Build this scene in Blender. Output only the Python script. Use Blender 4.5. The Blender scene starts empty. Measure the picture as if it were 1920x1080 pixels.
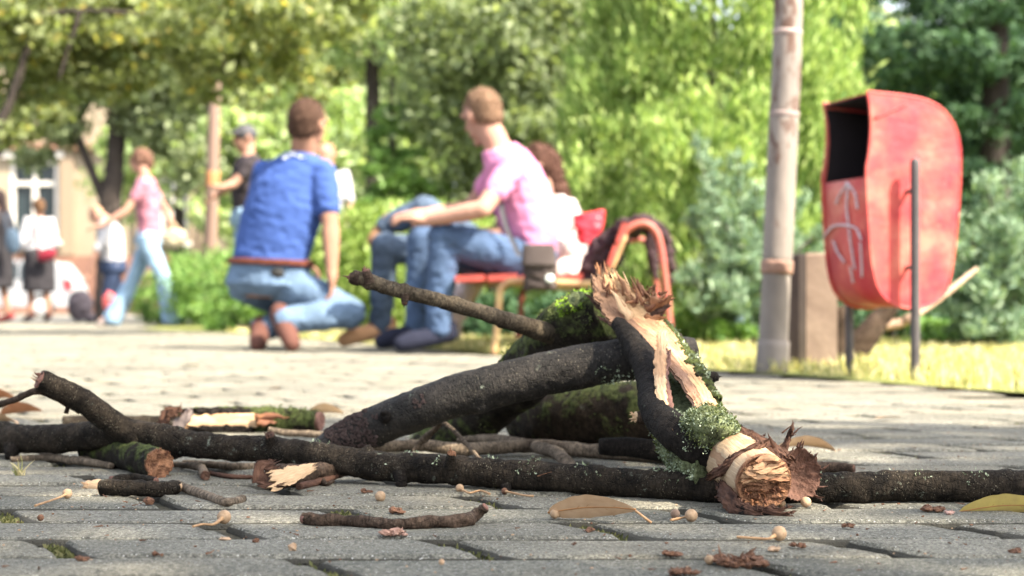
import bpy, math, random
import numpy as np
from mathutils import Vector, Matrix, noise
R = math.radians
scene = bpy.context.scene
C = scene.collection
# ------------------------------------------------------------------ camera, light, exposure
FPX, H, HZ = 3045.0, 0.20, 573.0          # focal length in pixels of a 1920 frame, eye height, horizon row
cam_d = bpy.data.cameras.new('camera'); cam = bpy.data.objects.new('camera', cam_d); C.objects.link(cam)
scene.camera = cam
cam.location = (0, 0, H); cam.rotation_euler = (R(90), 0, 0)
cam_d.sensor_width = 36; cam_d.lens = FPX * 36 / 1920; cam_d.shift_y = (HZ - 540) / 1920
cam_d.clip_start = 0.05; cam_d.clip_end = 500
cam_d.dof.use_dof = True; cam_d.dof.focus_distance = 1.58; cam_d.dof.aperture_fstop = 7.0
SUN = Vector((0.60, -0.40, 0.80)).normalized()
w = bpy.data.worlds.new('World'); scene.world = w; w.use_nodes = True
nt = w.node_tree
sky = nt.nodes.new('ShaderNodeTexSky'); sky.sky_type = 'NISHITA'; sky.sun_disc = False
sky.sun_elevation = math.asin(SUN.z); sky.sun_rotation = math.atan2(SUN.x, SUN.y)
sky.air_density = 1.0; sky.dust_density = 3.5; sky.ozone_density = 1.0
bg = nt.nodes['Background']; bg.inputs[1].default_value = 0.15
hs_ = nt.nodes.new('ShaderNodeHueSaturation'); hs_.inputs['Saturation'].default_value = .45   # hazy bright day
nt.links.new(sky.outputs[0], hs_.inputs['Color']); nt.links.new(hs_.outputs[0], bg.inputs[0])
sl = bpy.data.lights.new('sun', 'SUN'); sl.energy = 5.0; sl.angle = R(0.55); sl.color = (1.0, 0.89, 0.72)
so = bpy.data.objects.new('sun', sl); C.objects.link(so)
so.rotation_euler = SUN.to_track_quat('Z', 'Y').to_euler()
scene.view_settings.view_transform = 'Standard'; scene.view_settings.look = 'None'
scene.view_settings.exposure = 2.05; scene.view_settings.gamma = 1.0
scene.render.engine = 'CYCLES'
scene.cycles.max_bounces = 6; scene.cycles.transmission_bounces = 4; scene.cycles.transparent_max_bounces = 4
scene.cycles.use_denoising = True

def P(px, py, d):
    return Vector(((px - 960) / FPX * d, d, H + (HZ - py) / FPX * d))
def G(px, py, z=0.0):
    return P(px, py, (H - z) * FPX / (py - HZ))
def rest(pts, rad):
    """lift any point of a stick that would sink into the paving back on to it"""
    out = []
    for i, p in enumerate(pts):
        r = rad[min(i, len(rad) - 1)] * .92; p = Vector(p); c = Vector((0, 0, H))
        if p.z < r: p = c + (p - c) * ((H - r) / (H - p.z))
        out.append(p)
    return out
rnd = random.Random(7)
U = rnd.uniform

# ------------------------------------------------------------------ mesh helpers
class MB:
    def __init__(s): s.v = []; s.f = []; s.tc = []; s.m = []
    def add(s, vs, fs, tcs=None, m=0):
        b = len(s.v); s.v.extend(vs); s.tc.extend(tcs if tcs is not None else vs)
        s.f.extend([tuple(i + b for i in f) for f in fs]); s.m.extend([m] * len(fs)); return s
def root_of(p):
    while p.parent: p = p.parent
    return p
def link(name, me, mats, parent=None, loc=None, smooth=True):
    o = bpy.data.objects.new(name, me); C.objects.link(o)
    for m in (mats if isinstance(mats, (list, tuple)) else [mats]): me.materials.append(m)
    L = Vector(root_of(parent).location) if parent else Vector(loc if loc is not None else (0, 0, 0))
    if L.length > 0: me.transform(Matrix.Translation(-L))
    if parent: o.parent = parent
    else: o.location = L
    if smooth: me.polygons.foreach_set('use_smooth', [True] * len(me.polygons))
    me.update(); return o
def obj(name, mb, mats, parent=None, loc=None, smooth=True):
    me = bpy.data.meshes.new(name)
    me.from_pydata([tuple(v) for v in mb.v], [], mb.f)
    a = me.attributes.new('tc', 'FLOAT_VECTOR', 'POINT')
    a.data.foreach_set('vector', np.array([tuple(t) for t in mb.tc], dtype=np.float32).ravel())
    if any(mb.m): me.polygons.foreach_set('material_index', mb.m)
    return link(name, me, mats, parent, loc, smooth)
def tag(o, label=None, cat=None, group=None, kind=None):
    if label: o['label'] = label
    if cat: o['category'] = cat
    if group: o['group'] = group
    if kind: o['kind'] = kind
    return o
def thing(name, label, cat, loc=(0, 0, 0), group=None):
    o = bpy.data.objects.new(name, None); C.objects.link(o); o.location = loc; o.empty_display_size = .05
    return tag(o, label, cat, group)
def struct(o): o['kind'] = 'structure'; return o
def copy_tree(o, parent=None):
    c = o.copy(); C.objects.link(c); c.parent = parent
    for ch in list(o.children): copy_tree(ch, c)
    return c
def n3(p, f, s=0.0): return noise.noise(Vector((p[0] * f + s, p[1] * f - s * 1.7, p[2] * f + s * .6)))

def spline(pts, k):
    pts = [Vector(p) for p in pts]; out = []
    n = len(pts)
    for i in range(n - 1):
        p0 = pts[max(i - 1, 0)]; p1 = pts[i]; p2 = pts[i + 1]; p3 = pts[min(i + 2, n - 1)]
        for j in range(k):
            t = j / k
            out.append((0.5 * ((2 * p1) + (p2 - p0) * t + (2 * p0 - 5 * p1 + 4 * p2 - p3) * t * t + (3 * p1 - p0 - 3 * p2 + p3) * t ** 3), i + t))
    out.append((pts[-1], n - 1.0)); return out
def lerpl(l, t):
    i = min(int(t), len(l) - 2) if len(l) > 1 else 0
    return l[i] + (l[i + 1] - l[i]) * (t - i) if len(l) > 1 else l[0]
def frames(ps):
    out = []; up = Vector((0, 0, 1))
    for i in range(len(ps)):
        t = (ps[min(i + 1, len(ps) - 1)] - ps[max(i - 1, 0)]).normalized()
        if i == 0:
            x = t.cross(up); x = x if x.length > .1 else t.cross(Vector((1, 0, 0)))
        else: x = out[-1][1] - t * out[-1][1].dot(t)
        x.normalize(); out.append((t, x, t.cross(x).normalized()))
    return out
def tube(mb, pts, rad, n=28, step=.006, low=.05, fine=.0008, seed=0.0, knots=(), cap=('flat', 'flat'), m=0, samples=None, wig=0.0):
    """organic tube; tc = straightened coordinates, so grain follows the wood"""
    L = sum((Vector(pts[i + 1]) - Vector(pts[i])).length for i in range(len(pts) - 1))
    k = max(2, int(L / (len(pts) - 1) / step))
    sp = spline(pts, k); ps = [p for p, t in sp]
    if wig:
        ps = [p + Vector((n3((i * step * 9, seed, 0), 1), n3((0, i * step * 9, seed), 1), n3((seed, 0, i * step * 9), 1))) * wig for i, p in enumerate(ps)]
    fr = frames(ps); vs = []; tcs = []; s = 0.0
    for i, p in enumerate(ps):
        if i: s += (ps[i] - ps[i - 1]).length
        r0 = lerpl(rad, sp[i][1]); t, x, y = fr[i]
        for j in range(n):
            a = 2 * math.pi * j / n; c = (math.cos(a), math.sin(a))
            q = (c[0] * r0, c[1] * r0, s)
            r = r0 * (1 + low * n3(q, 0.55 / max(r0, .004), seed) + low * .5 * n3(q, 1.6 / max(r0, .004), seed + 5)) + fine * (n3((q[0], q[1], q[2] * .6), 260, seed) + 1.2 * n3(q, 110, seed + 3))
            for (kt, ka, ks, kh) in knots:
                da = math.atan2(math.sin(a - ka), math.cos(a - ka)) * r0; ds = s - kt * L
                e = (da * da + ds * ds) / (ks * ks)
                if e < 6: r += kh * math.exp(-e)
            dv = x * c[0] + y * c[1]
            vs.append(p + dv * r); tcs.append(Vector((c[0] * r0, c[1] * r0, s)))
            if samples is not None: samples.append((p + dv * r, dv))
    N = len(ps)
    fs = [(i * n + j, i * n + (j + 1) % n, (i + 1) * n + (j + 1) % n, (i + 1) * n + j) for i in range(N - 1) for j in range(n)]
    for e, kind in ((0, cap[0]), (1, cap[1])):
        if kind is None: continue
        b = (N - 1) * n if e else 0; cpt = ps[-1] if e else ps[0]; t = fr[-1][0] if e else -fr[0][0]
        prev = list(range(b, b + n)); rr = lerpl(rad, len(rad) - 1) if e else rad[0]
        if kind == 'round': prof = [(.85, .45), (.5, .8), (.2, .95)]
        elif kind == 'rough': prof = [(.95, .04), (.8, .0), (.6, .1), (.4, .0), (.2, .1)]
        else: prof = [(.93, .06), (.5, .07)]
        for (q, h) in prof:
            new = []
            for j in range(n):
                bp = vs[b + j]; v = cpt + (bp - cpt) * q + t * h * rr
                if kind == 'rough': v = v + t * rr * .22 * n3(v, 1.5 / rr, seed + 9)
                new.append(len(vs)); vs.append(v); tcs.append(Vector(tcs[b + j]) * 1.0 + Vector((0, 0, rr * (1 - q))))
            for j in range(n):
                f = (prev[j], prev[(j + 1) % n], new[(j + 1) % n], new[j])
                fs.append(f if e else f[::-1])
            prev = new
        ci = len(vs); vs.append(cpt + t * rr * prof[-1][1]); tcs.append(tcs[b])
        for j in range(n):
            f = (prev[j], prev[(j + 1) % n], ci); fs.append(f if e else f[::-1])
    mb.add(vs, fs, tcs, m); return ps, fr
def endcap(mb, c, t, r, thick=.003, n=30, rough=.12, seed=0.0, rings=7, m=0, hollow=0.0):
    """a rough, broken or sawn end disc with relief"""
    t = Vector(t).normalized(); x = t.orthogonal().normalized(); y = t.cross(x)
    vs = []; tcs = []; fs = []
    for i in range(rings + 1):
        q = i / rings
        for j in range(n):
            a = 2 * math.pi * j / n
            p = Vector(c) + (x * math.cos(a) + y * math.sin(a)) * r * q * (1 + .04 * n3((math.cos(a), math.sin(a), seed), 1.4))
            p = p + t * (rough * r * (n3(p, 1.2 / r, seed) + .6 * n3((p[0] * 1, p[1], p[2] * 4), 2.2 / r, seed + 4)) * (1 - q ** 6) - hollow * r * (1 - q * q) + thick)
            vs.append(p); tcs.append(Vector((math.cos(a) * r * q, math.sin(a) * r * q, seed * .01)))
    for i in range(rings):
        for j in range(n):
            fs.append((i * n + j, (i + 1) * n + j, (i + 1) * n + (j + 1) % n, i * n + (j + 1) % n))
    b = rings * n; k = len(vs)
    for j in range(n): vs.append(vs[b + j] - t * (thick + .004)); tcs.append(tcs[b + j])
    for j in range(n): fs.append((b + j, k + j, k + (j + 1) % n, b + (j + 1) % n))
    mb.add(vs, fs, tcs, m)
def splinter(mb, a, d, L, w, th, seed=0.0, m=0, bend=.1):
    """one torn sliver: a fibre bundle with a ragged tip"""
    a = Vector(a); d = Vector(d).normalized(); x = d.orthogonal().normalized()
    x = (Matrix.Rotation(seed * 7.3, 3, d) @ x); y = d.cross(x); k = 7; vs = []; tcs = []; fs = []
    cx = Matrix.Rotation(seed * 3.1, 3, d) @ x
    for i in range(k):
        t = i / (k - 1)
        ww = w * (1 - t ** 1.8) * (1 + .35 * n3((t * 3, seed, 1), 1)) + .0003
        tt = th * (1 - t ** 1.5) + .0002
        c = a + d * L * t + cx * bend * L * t * t + x * w * .5 * n3((t * 4, seed, 9), 1)
        for (u, v) in ((-1, -.6), (.1, -1), (1, -.4), (.9, .7), (-.1, 1), (-1, .5)):
            vs.append(c + x * u * ww * .5 + y * v * tt * .5); tcs.append(Vector((u * w + seed, v * th, t * L)))
    for i in range(k - 1):
        for j in range(6): fs.append((i * 6 + j, i * 6 + (j + 1) % 6, (i + 1) * 6 + (j + 1) % 6, (i + 1) * 6 + j))
    fs.append(tuple(range(5, -1, -1))); fs.append(tuple(range((k - 1) * 6, k * 6)))
    mb.add(vs, fs, tcs, m)
def ribbon(mb, pts, wid, nrm, th, seed=0.0, nx=10, step=.003, jag=.12, rough=.001, curl=0.0, m=0, mback=None, endjag=0.01, fib=0.0):
    """a torn strip of wood or bark: width wid, face towards nrm, ragged edges, two faces and a thickness"""
    L = sum((Vector(pts[i + 1]) - Vector(pts[i])).length for i in range(len(pts) - 1))
    k = max(3, int(L / (len(pts) - 1) / step)); sp = spline(pts, k); ps = [p for p, t in sp]; N = len(ps)
    nr = [Vector(q) for q in nrm]; top = []; bot = []; tc = []; s = 0
    tot = L
    for i, p in enumerate(ps):
        if i: s += (ps[i] - ps[i - 1]).length
        t = (ps[min(i + 1, N - 1)] - ps[max(i - 1, 0)]).normalized()
        nn = lerpl(nr, sp[i][1] * (len(nr) - 1) / (len(pts) - 1)) if len(nr) > 1 else nr[0]
        nn = (nn - t * nn.dot(t)).normalized(); x = t.cross(nn); W = lerpl(wid, sp[i][1])
        for j in range(nx + 1):
            u = j / nx * 2 - 1
            side = -1 if u < 0 else 1
            wj = W * .5 * (1 + jag * n3((s, side * 3, seed), 90) * 1.6 + jag * n3((s, side * 3, seed + 7), 260))
            # ragged ends: each fibre column stops at its own length
            ext = 0.0
            e0 = max(0, 1 - s / (L * .25)); e1 = max(0, 1 - (L - s) / (L * .25))
            jj = n3((j * .9, seed, 2), 1.7) + .5 * n3((j * 2.3, seed, 8), 1.7)
            ext = endjag * jj * (e1 - 0 * e0) - endjag * (n3((j * .9, seed, 5), 1.7)) * e0
            base = p + x * u * wj + t * ext + nn * (-curl * W * (u * u))
            h = rough * (n3((s * .35, u * W, seed), 420) * 1.2 + n3((s * .15, u * W * 1.4, seed + 2), 900)) + fib * n3((s * .12, u * W, seed + 2), 220)
            top.append(base + nn * (th * .5 * (1 - .6 * abs(u) ** 3) + h)); bot.append(base - nn * (th * .5 * (1 - .6 * abs(u) ** 3) - h * .3 + rough * .8 * n3((s, u * W, seed + 4), 300)))
            tc.append(Vector((u * W * .5, seed, s)))
    n = nx + 1; A = []
    for i in range(N - 1):
        for j in range(nx): A.append((i * n + j, i * n + j + 1, (i + 1) * n + j + 1, (i + 1) * n + j))
    K = N * n; fs = [f[::-1] for f in A]; fb = [tuple(q + K for q in f) for f in A]
    ed = []
    for i in range(N - 1):
        a, b = i * n, (i + 1) * n; ed.append((a, a + K, b + K, b)[::-1]); a += nx; b += nx; ed.append((a, a + K, b + K, b))
    for j in range(nx):
        ed.append((j, j + 1, j + 1 + K, j + K)[::-1]); q = (N - 1) * n + j; ed.append((q, q + 1, q + 1 + K, q + K))
    b = len(mb.v); mb.v += top + bot; mb.tc += tc + tc
    for F_, mm in ((fs, m), (fb, m if mback is None else mback), (ed, m)):
        mb.f += [tuple(q + b for q in f) for f in F_]; mb.m += [mm] * len(F_)
def quads(name, ctr, A, B, mats, parent=None, loc=None, matidx=None, fold=None):
    """many small leaf faces in one mesh: centre +- A (length) and +- B (width)"""
    n = len(ctr); v = np.empty((n, 4, 3), np.float32)
    v[:, 0] = ctr - A; v[:, 1] = ctr + B; v[:, 2] = ctr + A; v[:, 3] = ctr - B
    me = bpy.data.meshes.new(name); me.vertices.add(n * 4); me.vertices.foreach_set('co', v.ravel())
    me.loops.add(n * 4); me.loops.foreach_set('vertex_index', np.arange(n * 4, dtype=np.int32))
    me.polygons.add(n); me.polygons.foreach_set('loop_start', np.arange(0, n * 4, 4, dtype=np.int32))
    if matidx is not None: me.polygons.foreach_set('material_index', np.asarray(matidx, np.int32))
    me.update(calc_edges=True)
    return link(name, me, mats, parent, loc, smooth=False)

# ------------------------------------------------------------------ materials
def newmat(name):
    m = bpy.data.materials.new(name); m.use_nodes = True
    return m, m.node_tree, m.node_tree.nodes['Principled BSDF']
def ramp(nt, fac, stops):
    r = nt.nodes.new('ShaderNodeValToRGB'); e = r.color_ramp.elements
    while len(e) < len(stops): e.new(.5)
    for k, (p, c) in zip(e, stops): k.position = p; k.color = tuple(c) + (1,) if len(c) == 3 else c
    nt.links.new(fac, r.inputs[0]); return r.outputs[0]
def coords(nt, kind, sc=(1, 1, 1)):
    if kind == 'tc': a = nt.nodes.new('ShaderNodeAttribute'); a.attribute_name = 'tc'; o = a.outputs['Vector']
    else: a = nt.nodes.new('ShaderNodeTexCoord'); o = a.outputs['Object']
    mp = nt.nodes.new('ShaderNodeMapping'); mp.inputs['Scale'].default_value = sc; nt.links.new(o, mp.inputs[0]); return mp.outputs[0]
def nz(nt, co, scale, detail=4, rough=.55, dist=0.0):
    n = nt.nodes.new('ShaderNodeTexNoise'); n.inputs['Scale'].default_value = scale; n.inputs['Detail'].default_value = detail
    n.inputs['Roughness'].default_value = rough; n.inputs['Distortion'].default_value = dist
    nt.links.new(co, n.inputs['Vector']); return n.outputs['Fac']
def vor(nt, co, scale, feat='F1'):
    n = nt.nodes.new('ShaderNodeTexVoronoi'); n.feature = feat; n.inputs['Scale'].default_value = scale
    nt.links.new(co, n.inputs['Vector']); return n
def mix(nt, f, a, b, mode='MIX'):
    m = nt.nodes.new('ShaderNodeMix'); m.data_type = 'RGBA'; m.blend_type = mode
    for s, v in ((0, f), (6, a), (7, b)):
        if hasattr(v, 'is_output') or isinstance(v, bpy.types.NodeSocket): nt.links.new(v, m.inputs[s])
        elif s == 0: m.inputs[0].default_value = v
        else: m.inputs[s].default_value = tuple(v) + (1,)
    return m.outputs[2]
def math_(nt, op, a, b=None, c=None):
    m = nt.nodes.new('ShaderNodeMath'); m.operation = op
    for i, v in enumerate((a, b, c)):
        if v is None: continue
        if isinstance(v, bpy.types.NodeSocket): nt.links.new(v, m.inputs[i])
        else: m.inputs[i].default_value = v
    return m.outputs[0]
def bump(nt, b, h, strength=.5, dist=.002, prev=None):
    n = nt.nodes.new('ShaderNodeBump'); n.inputs['Strength'].default_value = strength; n.inputs['Distance'].default_value = dist
    nt.links.new(h, n.inputs['Height'])
    if prev: nt.links.new(prev, n.inputs['Normal'])
    if b: nt.links.new(n.outputs[0], b.inputs['Normal'])
    return n.outputs[0]
def plain(name, c1, c2=None, scale=20, rough=.7, bs=.3, bd=.003, co='obj', sc=(1, 1, 1), metal=0.0, detail=4, spec=.3):
    m, nt, b = newmat(name); c2 = c2 or tuple(x * .75 for x in c1)
    k = coords(nt, co, sc); f = nz(nt, k, scale, detail); nt.links.new(ramp(nt, f, [(.3, c2), (.7, c1)]), b.inputs['Base Color'])
    b.inputs['Roughness'].default_value = rough; b.inputs['Metallic'].default_value = metal
    b.inputs['Specular IOR Level'].default_value = spec
    bump(nt, b, nz(nt, k, scale * 4, 3), bs, bd); return m
def leafmat(name, stops, trans=.45, rough=.45, hue=None):
    m, nt, b = newmat(name); g = nt.nodes.new('ShaderNodeNewGeometry')
    col = ramp(nt, g.outputs['Random Per Island'], stops)
    nt.links.new(col, b.inputs['Base Color']); b.inputs['Roughness'].default_value = rough; b.inputs['Specular IOR Level'].default_value = .22
    t = nt.nodes.new('ShaderNodeBsdfTranslucent'); nt.links.new(mix(nt, 1.0, col, hue or (1.25, 1.3, .6), 'MULTIPLY'), t.inputs[0])
    x = nt.nodes.new('ShaderNodeMixShader'); x.inputs[0].default_value = trans
    nt.links.new(b.outputs[0], x.inputs[1]); nt.links.new(t.outputs[0], x.inputs[2])
    nt.links.new(x.outputs[0], nt.nodes['Material Output'].inputs[0]); return m
def barkmat(name, dark, light, moss=0.0, lichen=.5, mosscol=((.018, .022, .008), (.085, .105, .032)), bs=.7, lscale=1.0):
    m, nt, b = newmat(name); k = coords(nt, 'tc', (1, 1, 1)); kw = coords(nt, 'tc', (1, 1, 2.6)); kl = coords(nt, 'tc', (1, 1, .25)); ko = coords(nt, 'obj')
    big = nz(nt, k, 30, 5, .6); wr = nz(nt, kw, 160, 5, .65); lo = nz(nt, kl, 120, 4, .6)
    col = ramp(nt, big, [(.32, dark), (.68, light)])
    col = mix(nt, ramp(nt, wr, [(.38, (.35, .35, .35)), (.62, (1.35, 1.3, 1.25))]), (0, 0, 0), col, 'MULTIPLY') if False else mix(nt, 1.0, col, ramp(nt, wr, [(.36, (.45, .45, .45)), (.66, (1.5, 1.45, 1.4))]), 'MULTIPLY')
    # warm lenticels and pale lichen flecks
    v1 = vor(nt, kw, 230 * lscale); msk = math_(nt, 'MULTIPLY', ramp(nt, v1.outputs['Distance'], [(.10, (1, 1, 1)), (.22, (0, 0, 0))]), ramp(nt, nz(nt, k, 45, 3), [(.45, (0, 0, 0)), (.56, (1, 1, 1))]))
    col = mix(nt, math_(nt, 'MULTIPLY', msk, .8 * min(1, lichen * 1.2)), col, (.30, .27, .20))
    v2 = nz(nt, k, 75, 6, .75); msk2 = math_(nt, 'MULTIPLY', ramp(nt, v2, [(.60, (0, 0, 0)), (.68, (1, 1, 1))]), ramp(nt, nz(nt, k, 14, 2), [(.48, (0, 0, 0)), (.6, (1, 1, 1))]))
    col = mix(nt, math_(nt, 'MULTIPLY', msk2, lichen), col, (.30, .34, .27))
    ck = vor(nt, coords(nt, 'tc', (1, 1, .55)), 130, 'DISTANCE_TO_EDGE'); crk = ramp(nt, math_(nt, 'ADD', ck.outputs['Distance'], math_(nt, 'MULTIPLY', nz(nt, k, 60, 3), .22)), [(.11, (.30, .28, .26)), (.17, (1, 1, 1))])
    col = mix(nt, .4, col, crk, 'MULTIPLY')
    h = math_(nt, 'ADD', wr, math_(nt, 'MULTIPLY', lo, .7)); h = math_(nt, 'ADD', h, math_(nt, 'MULTIPLY', crk, .45)); h = math_(nt, 'ADD', h, math_(nt, 'MULTIPLY', nz(nt, k, 330, 3, .7), .8))
    b.inputs['Roughness'].default_value = .9; b.inputs['Specular IOR Level'].default_value = .12
    if moss > 0:
        g = nt.nodes.new('ShaderNodeNewGeometry'); sx = nt.nodes.new('ShaderNodeSeparateXYZ'); nt.links.new(g.outputs['Normal'], sx.inputs[0])
        mm = math_(nt, 'ADD', nz(nt, ko, 28, 6, .7), math_(nt, 'MULTIPLY', sx.outputs[2], .10))
        mm = math_(nt, 'ADD', mm, (moss - .5) * .35)
        mk = ramp(nt, mm, [(.46, (0, 0, 0)), (.56, (1, 1, 1))])
        mc = ramp(nt, nz(nt, ko, 170, 5, .7), [(.35, mosscol[0]), (.62, mosscol[1])])
        col = mix(nt, mk, col, mc); h = math_(nt, 'ADD', h, math_(nt, 'MULTIPLY', math_(nt, 'MULTIPLY', mk, nz(nt, ko, 420, 4, .7)), 2.6))
    nt.links.new(col, b.inputs['Base Color']); bump(nt, b, h, bs, .0022); return m
def woodmat(name, a, c, stain, amt=.5, sc=1.0):
    m, nt, b = newmat(name); k = coords(nt, 'tc', (1, 1, .06)); k2 = coords(nt, 'tc', (1, 1, .45))
    f = nz(nt, k, 900 * sc, 5, .65); f2 = nz(nt, k2, 34, 3, .5, .6); f3 = nz(nt, k, 260 * sc, 4, .6)
    col = ramp(nt, f, [(.3, a), (.7, c)])
    edge = ramp(nt, f2, [(.62 - amt * .25, (0, 0, 0)), (.64 - amt * .25, (1, 1, 1))])
    col = mix(nt, math_(nt, 'MULTIPLY', edge, .8), col, mix(nt, ramp(nt, f3, [(.35, (0, 0, 0)), (.65, (1, 1, 1))]), stain, tuple(x * 1.5 for x in stain)))
    nt.links.new(col, b.inputs['Base Color']); b.inputs['Roughness'].default_value = .7; b.inputs['Specular IOR Level'].default_value = .25
    bump(nt, b, math_(nt, 'ADD', f, f3), .7, .0012); return m

M_bark = barkmat('bark_grey', (.006, .005, .004), (.033, .026, .019), 0, .65, bs=1.0)
M_barkin = barkmat('bark_slope', (.006, .0055, .005), (.030, .026, .023), 0, .5, lscale=.6, bs=.8); M_barkin.node_tree.nodes['Principled BSDF'].inputs['Roughness'].default_value = .68; M_barkin.node_tree.nodes['Principled BSDF'].inputs['Specular IOR Level'].default_value = .22
M_moss = barkmat('bark_mossy', (.006, .005, .004), (.026, .021, .016), .45, .35)
M_mossy2 = barkmat('bark_moss_bright', (.012, .012, .008), (.05, .05, .035), .72, .9, ((.035, .045, .018), (.20, .23, .12)))
M_barkdark = barkmat('bark_dark', (.006, .005, .0045), (.015, .0125, .011), 0, .2)
M_twig = barkmat('twig_bark', (.05, .038, .028), (.16, .125, .095), 0, .5)
M_twigd = barkmat('twig_dark', (.020, .013, .009), (.085, .060, .045), 0, .35)
M_wood = woodmat('torn_wood', (.34, .19, .09), (.52, .33, .18), (.21, .105, .058), .62)
def slabmat():
    m = woodmat('slab_wood', (.36, .21, .10), (.56, .37, .20), (.27, .14, .075), .35); nt = m.node_tree; b = nt.nodes['Principled BSDF']; src = b.inputs['Base Color'].links[0].from_socket
    k = coords(nt, 'tc', (1, 1, 1)); sx = nt.nodes.new('ShaderNodeSeparateXYZ'); nt.links.new(k, sx.inputs[0])
    q = math_(nt, 'ADD', math_(nt, 'MULTIPLY', sx.outputs[0], 26), nz(nt, coords(nt, 'tc', (1, 1, .45)), 38, 3, .5, .4))   # heartwood side of the tear
    msk = ramp(nt, q, [(.50, (0, 0, 0)), (.53, (1, 1, 1))]); fib = ramp(nt, nz(nt, coords(nt, 'tc', (1, 1, .05)), 700, 4), [(.3, (.115, .058, .036)), (.7, (.26, .145, .095))])
    nt.links.new(mix(nt, math_(nt, 'MULTIPLY', msk, .85), src, fib), b.inputs['Base Color']); return m
M_slab = slabmat()
M_wood2 = woodmat('pale_wood', (.42, .27, .15), (.56, .39, .24), (.30, .17, .09), .3)
M_woodd = woodmat('brown_wood', (.16, .065, .03), (.36, .17, .08), (.12, .05, .03), .5)
M_rot = plain('crumbly_end', (.38, .19, .10), (.07, .026, .014), 140, .85, 1.0, .004, 'obj', detail=6)
M_inner = plain('inner_bark', (.12, .058, .036), (.022, .010, .007), 150, .85, .9, .002, 'tc', (1, 1, .3), detail=6)
M_innerp = plain('inner_bark_pink', (.20, .10, .075), (.075, .034, .025), 90, .75, .5, .002, 'tc', (1, 1, .3), detail=5)
M_tuft = leafmat('moss_tufts', [(0, (.025, .035, .010)), (.5, (.07, .09, .028)), (1, (.17, .20, .08))], .3, .8)
M_lich = leafmat('lichen_tufts', [(0, (.16, .20, .12)), (.5, (.30, .36, .24)), (1, (.45, .50, .38))], .25, .8, (1, 1, .8))
M_nut = plain('nutlet', (.36, .25, .155), (.22, .14, .08), 240, .65, .3, .0005)
M_stem = plain('nut_stem', (.40, .25, .13), (.25, .14, .07), 200, .6, .2, .0005)
M_leaft = plain('dry_leaf_tan', (.50, .34, .21), (.40, .25, .14), 60, .6, .4, .0008)
M_leafy = plain('yellow_leaf', (.50, .40, .12), (.36, .27, .10), 50, .5, .4, .0008)
M_leafo = plain('dry_leaf_orange', (.40, .19, .10), (.28, .12, .06), 50, .65, .4, .0008)
M_vein = plain('leaf_vein', (.36, .17, .06), (.26, .12, .05), 60, .6, .2, .0005)
M_crumb = plain('wood_crumb', (.19, .095, .055), (.06, .028, .017), 300, .85, .8, .001)
M_crumbp = plain('wood_chip', (.46, .32, .21), (.30, .19, .11), 300, .8, .5, .001)
# ------------------------------------------------------------------ setting: ground
def pavemat():
    m, nt, b = newmat('concrete_paver'); k = coords(nt, 'obj'); g = nt.nodes.new('ShaderNodeNewGeometry')
    base = ramp(nt, nz(nt, k, 6, 5, .6), [(.3, (.165, .160, .134)), (.7, (.245, .235, .198))])
    base = mix(nt, 1.0, base, ramp(nt, g.outputs['Random Per Island'], [(0, (.76, .78, .78)), (.5, (1, 1, 1)), (1, (1.16, 1.13, 1.07))]), 'MULTIPLY')
    fine = nz(nt, k, 420, 3, .8)
    base = mix(nt, 1.0, base, ramp(nt, nz(nt, k, 150, 4, .75), [(.36, (.55, .55, .54)), (.5, (1, 1, 1)), (.66, (1.35, 1.33, 1.3))]), 'MULTIPLY')
    base = mix(nt, 1.0, base, ramp(nt, fine, [(.36, (.36, .36, .36)), (.5, (.95, .95, .95)), (.64, (1.5, 1.5, 1.45))]), 'MULTIPLY')
    v = vor(nt, k, 260); sp = math_(nt, 'MULTIPLY', ramp(nt, v.outputs['Distance'], [(.16, (1, 1, 1)), (.26, (0, 0, 0))]), ramp(nt, nz(nt, k, 260, 1), [(.50, (0, 0, 0)), (.55, (1, 1, 1))]))
    base = mix(nt, math_(nt, 'MULTIPLY', sp, .85), base, (.62, .61, .57))
    pits = ramp(nt, vor(nt, k, 210).outputs['Distance'], [(.05, (0, 0, 0)), (.25, (1, 1, 1))])
    stain = ramp(nt, nz(nt, k, 2.2, 5, .7), [(.38, (1, 1, 1)), (.62, (.80, .78, .75))])
    base = mix(nt, 1.0, base, stain, 'MULTIPLY')
    sz = nt.nodes.new('ShaderNodeSeparateXYZ'); nt.links.new(k, sz.inputs[0])   # joint soil tint, deepened with depth to paint in the joints' shade
    soil_shade = math_(nt, 'ADD', math_(nt, 'MULTIPLY', math_(nt, 'ADD', sz.outputs[2], .0014), 170), math_(nt, 'MULTIPLY', nz(nt, k, 60, 4), .5))
    base = mix(nt, ramp(nt, soil_shade, [(0.0, (1, 1, 1)), (.10, (0, 0, 0))]), base, (.055, .051, .040))
    nt.links.new(base, b.inputs['Base Color']); b.inputs['Roughness'].default_value = .86; b.inputs['Specular IOR Level'].default_value = .25
    h = math_(nt, 'ADD', fine, math_(nt, 'ADD', math_(nt, 'MULTIPLY', pits, .5), nz(nt, k, 130, 4)))
    bump(nt, b, h, 1.0, .0035); return m
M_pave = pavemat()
M_joint = plain('joint_dirt', (.085, .075, .052), (.022, .022, .012), 60, .95, .8, .006)
M_ground = plain('far_ground', (.20, .19, .16), (.14, .135, .12), .6, .95, .2, .01)
M_asph = plain('asphalt', (.11, .11, .11), (.07, .07, .07), 8, .9, .3, .005)
M_soil = plain('lawn_soil', (.20, .21, .06), (.10, .12, .03), 7, .95, .5, .01)
LAWN = [(1.38, 3.10), (1.15, 3.65), (.61, 5.0), (-.25, 7.0), (-1.9, 11.5), (-3.1, 13.4), (-3.6, 18), (22, 18), (22, 3.10)]
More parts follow.
